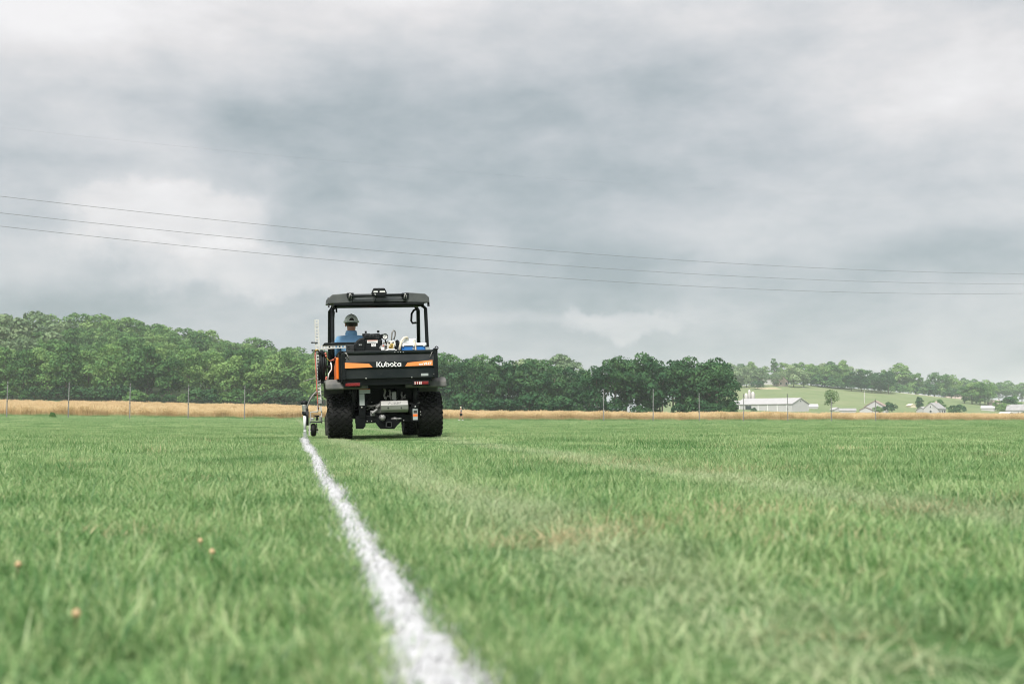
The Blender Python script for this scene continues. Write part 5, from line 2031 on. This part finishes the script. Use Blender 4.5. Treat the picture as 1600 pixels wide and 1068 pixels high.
p = [u(*q, .30) for q in ((568, 530), (568.5, 524), (572, 521.5), (592, 520.3), (595.5, 522), (597, 530))]
c.prism([(q.x, q.z) for q in p], 'y', .31, .60)
c.build('air_filter_cover', M_BLACK, eng, bevel=.018, seg=3)
c = MB()
for k in range(7):
    q0, q1 = u(577 + k * 2.3, 525.8 - k * .15, .305), u(577 + k * 2.3, 522.8 - k * .15, .305)
    c.box(q0.x - .004, q0.x + .004, .302, .32, q0.z, q1.z)
for px in (588, 591):
    q0 = u(px, 527.3, .305)
    c.box(q0.x - .009, q0.x + .009, .300, .32, q0.z - .008, q0.z + .008)
c.build('cooling_fin', M_DSTEEL, eng)
c = MB()
q0, q1 = u(571.5, 520.3, .34), u(591, 518.4, .34)
c.tube([q0, q0 + Vector((0, 0, .03))], .015, 8)
c.tube([q1 + Vector((0, 0, -.01)), q1 + Vector((0, 0, .02))], .018, 8)
q0, q1 = u(566, 521.5, .36), u(578, 523.8, .36)
c.box(q0.x, q1.x, .33, .38, q1.z - .01, q1.z + .025)
c.tube([u(595.5, 522.5, .36), u(597.2, 524, .36), u(598, 528, .36)], .02, 8)
c.build('fuel_cap', M_BLACK, eng)
c = MB()
c.box(*ubox(573.8, 590, 531, 535.8, .294, .3005))
c.build('white_label', M_WHITE, eng)
c = MB()
c.box(*ubox(574.2, 589.6, 531.2, 532.2, .292, .2945))
c.build('orange_band', M_ORANGE, eng)
c = MB()
for k in range(5):
    c.box(*ubox(575, 588 - (k % 2) * 3, 532.9 + k * .55, 533.15 + k * .55, .2925, .2945))
c.build('printed_line', M_DSTEEL, eng)
c = MB()
c.box(*ubox(580.3, 587.3, 536.4, 541.2, .294, .3005))
c.build('white_label', M_WHITE, eng)
c = MB()
for i, j in ((0, 0), (1, 1), (2, 0), (3, 2), (0, 2), (1, 3), (2, 2), (3, 0), (3, 3)):
    x0, y0 = 581.2 + i * 1.4, 536.9 + j * 1.0
    c.box(*ubox(x0, x0 + 1.0, y0, y0 + .75, .2925, .2945))
c.build('printed_mark', M_CAST, eng)
c = MB()
c.box(a.x - .02, b2.x + .02, .28, .70, zbed, zbed + .06)
c.build('mounting_base', M_DSTEEL, eng, bevel=.005)

pmp = vroot('spray_pump', (u(607, 548, .35).x, .42, .83), 'pale spray pump block with brass fittings and pressure gauge beside the black engine', 'pump')
c = MB()
c.box(*ubox(604.8, 616.5, 532, 546, .33, .46))
c.box(u(601, 540, .33).x, u(620, 540, .33).x, .30, .52, zbed, u(610, 546, .33).z)
c.build('manifold', M_PERF, pmp, bevel=.008)
c = MB()
G = u(601.6, 525.6, .30)
rg_ = u(606.4, 525.6, .30).x - G.x
c.lathe([(rg_ * .2, .335), (rg_ * 1.0, .33), (rg_ * 1.0, .295), (rg_ * .80, .293), (rg_ * .80, .303)], (G.x, 0, G.z), 'y', 26, cap=False)
c.tube([G + Vector((0, .04, 0)), u(602.5, 534, .33), u(604.5, 538, .36)], .010, 7)
gg = c.build('pressure_gauge', M_BLACK, pmp, smooth=False)
c = MB()
c.lathe([(rg_ * .82, .3045), (.001, .3040)], (G.x, 0, G.z), 'y', 26, cap=False)
c.build('dial', M_GAUGE, gg, org=BASE[pmp.name])
c = MB()
c.tube([(G.x - .008, .300, G.z - .012), (G.x + .008, .300, G.z + .02)], .0022, 5)
c.build('needle', M_BLACK, gg, org=BASE[pmp.name])
c = MB()
c.tube([u(612, 532.5, .37), u(611.8, 527, .36), u(612.5, 519.5, .35), u(615.4, 515.4, .35), u(617.6, 518, .36), u(617.4, 524, .37), u(615.2, 530.5, .38)], .011, 8)
c.build('hose_loop', M_GREYHOSE, pmp, smooth=True)
c = MB()
c.tube([u(608, 546, .31), u(610.2, 541, .30), u(612, 537.5, .31)], .014, 8)
c.tube([u(612.5, 546, .30), u(613, 540, .30), u(612, 538, .31)], .012, 8)
q = u(612.2, 538.5, .30)
c.lathe([(.018, .285), (.024, .29), (.024, .32), (.018, .33)], (q.x, 0, q.z), 'y', 6)
q = u(609.5, 541.5, .30)
c.lathe([(.012, .285), (.018, .29), (.018, .32), (.012, .33)], (q.x, 0, q.z), 'y', 6)
c.build('brass_fitting', M_BRASS, pmp, smooth=False)
c = MB()
for px, py in ((608, 535.3), (614.3, 535.0), (613.5, 543)):
    q = u(px, py, .328)
    c.lathe([(.012, .322), (.012, .34)], (q.x, 0, q.z), 'y', 8)
for px, py in ((620.5, 533.5), (621, 537.5), (619, 543)):
    q = u(px, py, .36)
    c.lathe([(.02, .33), (.026, .34), (.026, .38), (.015, .40)], (q.x, 0, q.z), 'y', 8)
c.build('port_plug', M_BLACK, pmp)
c = MB()
for px, py in ((600, 540), (600.5, 544), (596, 541), (594.5, 543.5)):
    q = u(px, py, .31)
    c.lathe([(.012, .29), (.02, .30), (.02, .34), (.012, .36)], (q.x, 0, q.z), 'y', 8)
c.tube([u(593, 541, .32), u(598, 540, .31), u(604, 539, .34)], .013, 8)
c.tube([u(592, 537, .33), u(598, 535, .33), u(605, 536, .35)], .009, 8)
c.build('steel_fitting', M_STEEL, pmp, smooth=False)
c = MB()
q = u(595.8, 540.8, .30)
c.ball((q.x + .03, .29, q.z + .005), .014, 8, 6)
c.build('red_valve', M_REDHOSE, pmp, smooth=True)
c = MB()
q0, q1 = u(595.5, 547, .28), u(600.5, 542, .28)
c.box(q0.x, q1.x, .27, .32, q0.z, q1.z)
c.tube([u(604, 547.5, .27), u(608, 545.6, .26), u(613, 546.2, .26), u(617, 545.8, .27)], .012, 7)
c.build('valve_body', M_COOLW, pmp, bevel=.004)
c = MB()
c.tube([u(614.2, 546, .3), u(615.4, 540, .29), u(616.6, 534, .31)], .010, 7)
c.build('cream_hose', M_CREAM, pmp, smooth=True)

a, b2 = u(627.5, 548, .36), u(664.8, 540, .36)
c = MB()
for k in range(9):
    x0 = 592 + k * 3.6
    c.tube([u(x0, 548, .40 + .02 * (k % 3)), u(x0 + rr.uniform(-2, 2), 543 - rr.uniform(0, 4), .42), u(x0 + rr.uniform(1, 5), 541 - rr.uniform(0, 5), .45), u(x0 + rr.uniform(4, 8), 547, .44)], rr.uniform(.007, .012), 7)
c.build('black_hose', M_BLACK, pmp, smooth=True)
c = MB()
for px, py in ((618, 541), (622, 544), (623, 535), (605, 544)):
    q = u(px, py, .36)
    c.box(q.x - .016, q.x + .014, .35, .40, q.z - .02, q.z + .018)
c.build('fitting_block', M_STEEL, pmp, bevel=.004)
col_ = vroot('cooler', ((a.x + b2.x) / 2, .50, .83), 'blue cooler with white lid and pale strap at the right end of the cargo bed', 'cooler')
c = MB()
c.box(a.x, b2.x, .36, .66, .83, b2.z)
c.build('body', M_BLUE, col_, bevel=.012, seg=3)
c = MB()
c.box(a.x - .012, b2.x + .014, .345, .675, b2.z + .001, b2.z + .045)
for px in (630, 646.3, 662.5):
    q = u(px, 540.5, .345)
    c.box(q.x - .010, q.x + .010, .335, .36, b2.z - .014, b2.z + .01)
c.build('lid', M_COOLW, col_, bevel=.012, seg=3)
c = MB()
q0 = u(649.3, 540, .34).x
c.box(q0 - .013, q0 + .009, .332, .338, b2.z - .16, b2.z + .05)
c.box(q0 - .013, q0 + .009, .332, .69, b2.z + .047, b2.z + .053)
c.build('strap', M_CREAM, col_)
c = MB()
q0 = u(645.8, 544, .355)
c.box(q0.x - .012, q0.x + .012, .352, .362, q0.z - .014, q0.z + .006)
c.build('badge', M_LABEL, col_)

jg = vroot('white_jug', (u(640, 540, .42).x, .47, b2.z + .054), 'white plastic jug with a cream hose arching over it lying on the cooler', 'jug')
c = MB()
p = [u(*q, .40) for q in ((628, 540.0), (628.5, 534), (631.5, 529.5), (636, 528.2), (648, 529.3), (650, 531), (649.2, 533.5), (648.5, 540.0))]
lo = b2.z + .054
c.prism([(q.x, max(q.z, lo)) for q in p], 'y', .40, .56)
c.build('jug_body', M_COOLW, jg, bevel=.03, seg=3)
c = MB()
c.tube([u(645, 530, .40), u(649.5, 530.6, .40)], [.016, .020], 10)
c.build('spout', M_COOLW, jg, smooth=True)
c = MB()
c.tube([u(624.6, 548, .33), u(625.3, 540, .33), u(627.3, 532.5, .34), u(630.8, 528, .36), u(634.3, 526.8, .38), u(637.5, 528.2, .39)], .017, 10)
c.build('cream_hose', M_CREAM, jg, smooth=True)
c = MB()
c.tube([u(646, 531.5, .385), u(647.5, 535, .37), u(649, 539.5, .345)], .009, 7)
c.build('cord', M_CREAM, jg, smooth=True)

# ------------------------------------------------------------------ people
def skin(name, verts_, edges, radii, m, parent, org, sub=2, root=0):
    me = bpy.data.meshes.new(name)
    me.from_pydata([(Vector(v) - Vector(org)) for v in verts_], edges, [])
    me.materials.append(m)
    o = link(name, me, parent)
    md = o.modifiers.new('skin', 'SKIN')
    md.use_smooth_shade = True
    if not me.skin_vertices:
        me.skin_vertices.new()
    for i, sv in enumerate(me.skin_vertices[0].data):
        r = radii[i]
        sv.radius = r if isinstance(r, (tuple, list)) else (r, r)
        sv.use_root = (i == root)
    s = o.modifiers.new('sub', 'SUBSURF')
    s.levels = s.render_levels = sub
    return o


def chain(vs, es, rs, pts, start=None):
    prev = start
    for p, r in pts:
        vs.append(p)
        rs.append(r)
        i = len(vs) - 1
        if prev is not None:
            es.append((prev, i))
        prev = i
    return prev


HX = -.405          # driver's own middle
drv = vroot('person', (HX, 1.55, .92), 'driver in a blue shirt and grey mesh cap seated with his back to the camera', 'person')
DO = BASE[drv.name]
vs, es, rs = [], [], []
chain(vs, es, rs, [((HX, 1.55, 1.00), .14), ((HX, 1.53, 1.15), .135), ((HX, 1.52, 1.30), .145), ((HX, 1.52, 1.43), .13), ((HX, 1.535, 1.525), .075), ((HX + .005, 1.55, 1.60), .062), ((HX + .008, 1.575, 1.67), (.070, .078)), ((HX + .01, 1.59, 1.74), (.076, .092)), ((HX + .01, 1.585, 1.80), (.070, .085)), ((HX + .01, 1.58, 1.845), (.04, .05))])
for s in (-1, 1):
    sh = chain(vs, es, rs, [((HX + s * .175, 1.53, 1.47), .055), ((HX + s * .225, 1.58, 1.37), .046), ((HX + s * .245, 1.66, 1.22), .040), ((HX + s * .20, 1.80, 1.24), .038), ((HX + s * .17, 1.93, 1.30), .028), ((HX + s * .165, 1.965, 1.318), (.036, .022)), ((HX + s * .165, 2.0, 1.33), (.038, .020))], 3)
    for k in range(4):
        dx = (k - 1.5) * .019
        ln = (.9, 1.0, .95, .75)[k]
        chain(vs, es, rs, [((HX + s * .165 + dx, 2.03, 1.342), .0095), ((HX + s * .165 + dx, 2.03 + .032 * ln, 1.335), .0088), ((HX + s * .165 + dx, 2.03 + .04 * ln, 1.308), .008), ((HX + s * .165 + dx, 2.022 + .03 * ln, 1.292), .007)], sh)
    chain(vs, es, rs, [((HX + s * .165 - s * .038, 1.985, 1.32), .011), ((HX + s * .165 - s * .05, 2.02, 1.305), .009), ((HX + s * .165 - s * .045, 2.045, 1.298), .008)], sh - 1)
    chain(vs, es, rs, [((HX + s * .095, 1.62, .99), .092), ((HX + s * .12, 1.82, 1.0), .08), ((HX + s * .13, 2.02, 1.0), .062), ((HX + s * .13, 2.08, .82), .055), ((HX + s * .13, 2.10, .66), .04), ((HX + s * .13, 2.20, .60), .04), ((HX + s * .13, 2.28, .59), .03)], 0)
skin('body', vs, es, rs, M_SKIN, drv, DO, 2)
c = MB()
c.ball((HX + .01, 1.678, 1.715), (.014, .022, .02), 8, 6)
c.build('nose', M_SKIN, drv, smooth=True)
for s in (-1, 1):
    c = MB()
    c.ball((HX + .01 + s * .084, 1.59, 1.722), (.014, .024, .034), 10, 8)
    c.build('ear', M_SKIN, drv, smooth=True)
    c = MB()
    c.ball((HX + .01 + s * .033, 1.668, 1.745), (.012, .010, .009), 8, 6)
    c.build('eye', M_GAUGE, drv, smooth=True)
c = MB()
c.ball((HX + .01, 1.664, 1.672), (.024, .012, .008), 10, 6)
c.build('mouth', M_REDHOSE, drv, smooth=True)
# shirt with collar
vs, es, rs = [], [], []
chain(vs, es, rs, [((HX, 1.55, 1.00), .155), ((HX, 1.53, 1.15), .155), ((HX, 1.52, 1.30), .165), ((HX, 1.52, 1.44), .155), ((HX, 1.535, 1.535), .10), ((HX, 1.540, 1.565), .080)])
for s in (-1, 1):
    chain(vs, es, rs, [((HX + s * .175, 1.53, 1.475), .088), ((HX + s * .225, 1.58, 1.37), .082), ((HX + s * .245, 1.66, 1.22), .070)], 3)
skin('shirt', vs, es, rs, M_SHIRT, drv, DO, 2)
c = MB()
c.lathe([(.084, 1.545), (.092, 1.575), (.080, 1.622), (.072, 1.618), (.075, 1.565)], (HX + .003, 1.545, 0), 'z', 20, cap=False)
c.build('collar', M_SHIRT, drv, smooth=True)
vs, es, rs = [], [], []
chain(vs, es, rs, [((HX, 1.55, 1.00), .158), ((HX, 1.545, 1.06), .15)])
for s in (-1, 1):
    chain(vs, es, rs, [((HX + s * .095, 1.62, .99), .105), ((HX + s * .12, 1.82, 1.0), .093), ((HX + s * .13, 2.02, 1.0), .076), ((HX + s * .13, 2.08, .82), .070), ((HX + s * .13, 2.10, .68), .055)], 0)
skin('trousers', vs, es, rs, M_JEANS, drv, DO, 2)
for s in (-1, 1):
    c = MB()
    c.ball((HX + s * .13, 2.19, .60), (.052, .14, .05), 12, 8)
    c.build('shoe', M_BLACK, drv, smooth=True)
# hair and cap (open arch at the back)
hc = Vector((HX + .01, 1.585, 1.765))
c = MB()
c.ball(hc + Vector((0, -.006, -.005)), (.092, .108, .098), 18, 12)
c.v = [(x, y, max(z, 1.672 + max(0, (y - 1.57)) * 1.1)) for x, y, z in c.v]
c.build('hair', M_HAIR, drv, smooth=True)
vs, fs, kp = [], [], {}
NU, NV = 48, 14
z_b = -.012
for j in range(NV + 1):
    t = j / NV
    for k in range(NU):
        q = 2 * math.pi * k / NU
        el = t * math.pi / 2
        vs.append(hc + Vector((.106 * math.cos(el) * math.cos(q), .122 * math.cos(el) * math.sin(q), z_b + .128 * math.sin(el) ** .9)))


def in_arch(p):
    d = p - hc
    return d.y < 0 and (d.x / .041) ** 2 + ((d.z - .010) / .046) ** 2 < 1 and d.z > .010


for j in range(NV):
    for k in range(NU):
        k2 = (k + 1) % NU
        f = (j * NU + k, j * NU + k2, (j + 1) * NU + k2, (j + 1) * NU + k)
        cen = (vs[f[0]] + vs[f[1]] + vs[f[2]] + vs[f[3]]) / 4
        if not in_arch(cen):
            fs.append(f)
cap = MB().add(vs, fs).build('cap', M_CAPM, drv, smooth=True)
c = MB()


def on_cap(x, z, k=1.0):
    zz_ = max(0.0, min(1.0, (z - z_b) / .128)) ** (1 / .9)
    el = math.asin(zz_)
    cx2 = x / (.106 * math.cos(el) + 1e-6)
    return hc + Vector((x, -.122 * math.cos(el) * math.sqrt(max(0, 1 - cx2 * cx2)) * k, z))


c.tube([on_cap(.045 * math.cos(q), .008 + .052 * math.sin(q), 1.01) for q in np.linspace(0, math.pi, 18)], .0095, 6)
c.tube([hc + Vector((.107 * math.cos(q), .123 * math.sin(q), z_b + .010)) for q in np.linspace(0, 2 * math.pi, 40, endpoint=False)], .014, 6, closed=True)
c.tube([on_cap(0, z, 1.01) for z in np.linspace(.07, .115, 6)], .005, 6)
c.ball(hc + Vector((0, 0, .118)), .010, 8, 6)
c.build('trim', M_CAPW, cap, org=DO, smooth=True)
c = MB()
vb, fb = [], []
for k in range(13):
    q = math.radians(35 + 110 * k / 12)
    for rr_, zo in ((1.0, 0), (1.72, -.018 - .012 * math.sin(q))):
        for zz_ in (0, .006):
            vb.append(hc + Vector((.104 * math.cos(q) * (1 if rr_ == 1 else .95), .120 * math.sin(q) * rr_, z_b + zo + zz_)))
for k in range(12):
    i = 4 * k
    fb += [(i, i + 2, i + 6, i + 4), (i + 1, i + 5, i + 7, i + 3), (i + 2, i + 3, i + 7, i + 6)]
c.add(vb, fb)
c.build('brim', M_CAPM, cap, org=DO, smooth=True)

# the far walker
wx, wy = W(720.5, 149)
wk = empty('person', (wx, wy, gz(wx, wy)), (0, 0, -YAW))
tag(wk, 'small far person with fair hair, grey top and black shorts walking by the wheat', 'person')
BASE[wk.name] = (0, 0, 0)
vs, es, rs = [], [], []
chain(vs, es, rs, [((.02, 0, .95), .12), ((.03, 0, 1.1), .11), ((.02, 0, 1.28), .125), ((0, 0, 1.42), .10), ((-.03, 0, 1.52), .055), ((-.05, 0, 1.62), (.075, .09)), ((-.05, 0, 1.72), (.07, .085))])
for s in (-1, 1):
    hnd = chain(vs, es, rs, [((.0, s * .17, 1.40), .055), ((.03 + s * .05, s * .21, 1.18), .043), ((s * .10 - .04, s * .20, .98), .032), ((s * .11 - .07, s * .20, .90), .032)], 3)
    for k in range(4):
        chain(vs, es, rs, [((s * .11 - .07 + (k - 1.5) * .018, s * .20, .85), .010), ((s * .11 - .08 + (k - 1.5) * .018, s * .19, .815), .008)], hnd)
    chain(vs, es, rs, [((s * .11 - .11, s * .19, .87), .011), ((s * .11 - .12, s * .185, .84), .009)], hnd)
    chain(vs, es, rs, [((.02 - s * .06, s * .09, .84), .095), ((.0 - s * .14, s * .10, .50), .062), ((.05 - s * .22, s * .10, .12), .042), ((.03 - s * .24, s * .10, .05), .045), ((-.09 - s * .24, s * .10, .04), .038)], 0)
skin('body', vs, es, rs, M_SKIN, wk, (0, 0, 0), 1)
vs, es, rs = [], [], []
chain(vs, es, rs, [((.02, 0, .93), .135), ((.03, 0, 1.1), .13), ((.02, 0, 1.28), .145), ((0, 0, 1.43), .105)])
for s in (-1, 1):
    chain(vs, es, rs, [((.0, s * .17, 1.40), .07), ((.03 + s * .03, s * .20, 1.26), .058)], 3)
skin('shirt', vs, es, rs, mat('grey_shirt', (0.25, 0.26, 0.27), .9, var=.4, scale=6), wk, (0, 0, 0), 1)
vs, es, rs = [], [], []
chain(vs, es, rs, [((.02, 0, .92), .138), ((.02, 0, 1.0), .13)])
for s in (-1, 1):
    chain(vs, es, rs, [((.02 - s * .06, s * .09, .82), .11), ((.0 - s * .11, s * .10, .58), .095)], 0)
skin('shorts', vs, es, rs, M_BLACKP, wk, (0, 0, 0), 1)
c = MB()
c.ball((-.035, 0, 1.70), (.10, .105, .10), 12, 8)
c.build('hair', mat('fair_hair', (0.72, 0.64, 0.48), .7), wk, smooth=True)
c = MB()
c.ball((-.145, 0, 1.64), (.02, .016, .018), 8, 6)
c.build('nose', M_SKIN, wk, smooth=True)
for s in (-1, 1):
    c = MB()
    c.ball((-.02 - s * .24, s * .10, .045), (.14, .055, .05), 10, 6)
    c.build('shoe', M_COOLW, wk, smooth=True)

# ------------------------------------------------------------------ small mushrooms in the grass
M_SHROOM = mat('tan_mushroom', (0.46, 0.31, 0.17), .6, var=.2, scale=60)
M_STALK = mat('brown_stalk', (0.12, 0.13, 0.05), .7)
for px, py, r_, lb in ((315, 838, .0075, 'tiny tan mushroom, upper of the close pair in the grass'), (333, 856, .0085, 'tiny tan mushroom, lower of the close pair in the grass'),
                       (125, 959, .0085, 'tiny orange mushroom alone low at the left in the grass'), (33, 880, .0085, 'tiny pale tan mushroom near the left photo edge in the grass')):
    r_ *= .72
    d = (CAMH - .036) * FPX / (py - 654.5)
    x, y = W(px, d)
    t = empty('mushroom', (x, y, gz(x, y)), (random.uniform(-.1, .1), .1, 0))
    tag(t, lb, 'mushroom', 'mushrooms in the lawn')
    MB().tube([(0, 0, -.005), (.001, 0, .02), (0, 0, .032)], [.0022, .0018, .002], 8).build('stalk', M_STALK, t, smooth=True)
    MB().lathe([(.001, .030), (r_ * .8, .030), (r_, .033), (r_ * .8, .0365), (r_ * .4, .039), (.0005, .040)], (0, 0, 0), 'z', 14).build('mushroom_cap', M_SHROOM, t, smooth=True)

# ------------------------------------------------------------------ haze
def build_haze(density):
    m = bpy.data.materials.new('haze_air')
    m.use_nodes = True
    nt = m.node_tree
    nt.nodes.clear()
    o = N(nt, 'ShaderNodeOutputMaterial')
    v = N(nt, 'ShaderNodeVolumePrincipled')
    v.inputs['Color'].default_value = (0.86, 0.92, 0.95, 1)
    v.inputs['Density'].default_value = density
    v.inputs['Anisotropy'].default_value = 0.0
    nt.links.new(v.outputs[0], o.inputs['Volume'])
    b = MB()
    lo, hi = verts.min(0), verts.max(0)
    b.box(lo[0] - 10, hi[0] + 10, lo[1] - 10, hi[1] + 10, -1.3, 54)
    tag(b.build('haze', m), 'thin pale summer haze over the fields', kind='stuff')


build_haze(0.00026)
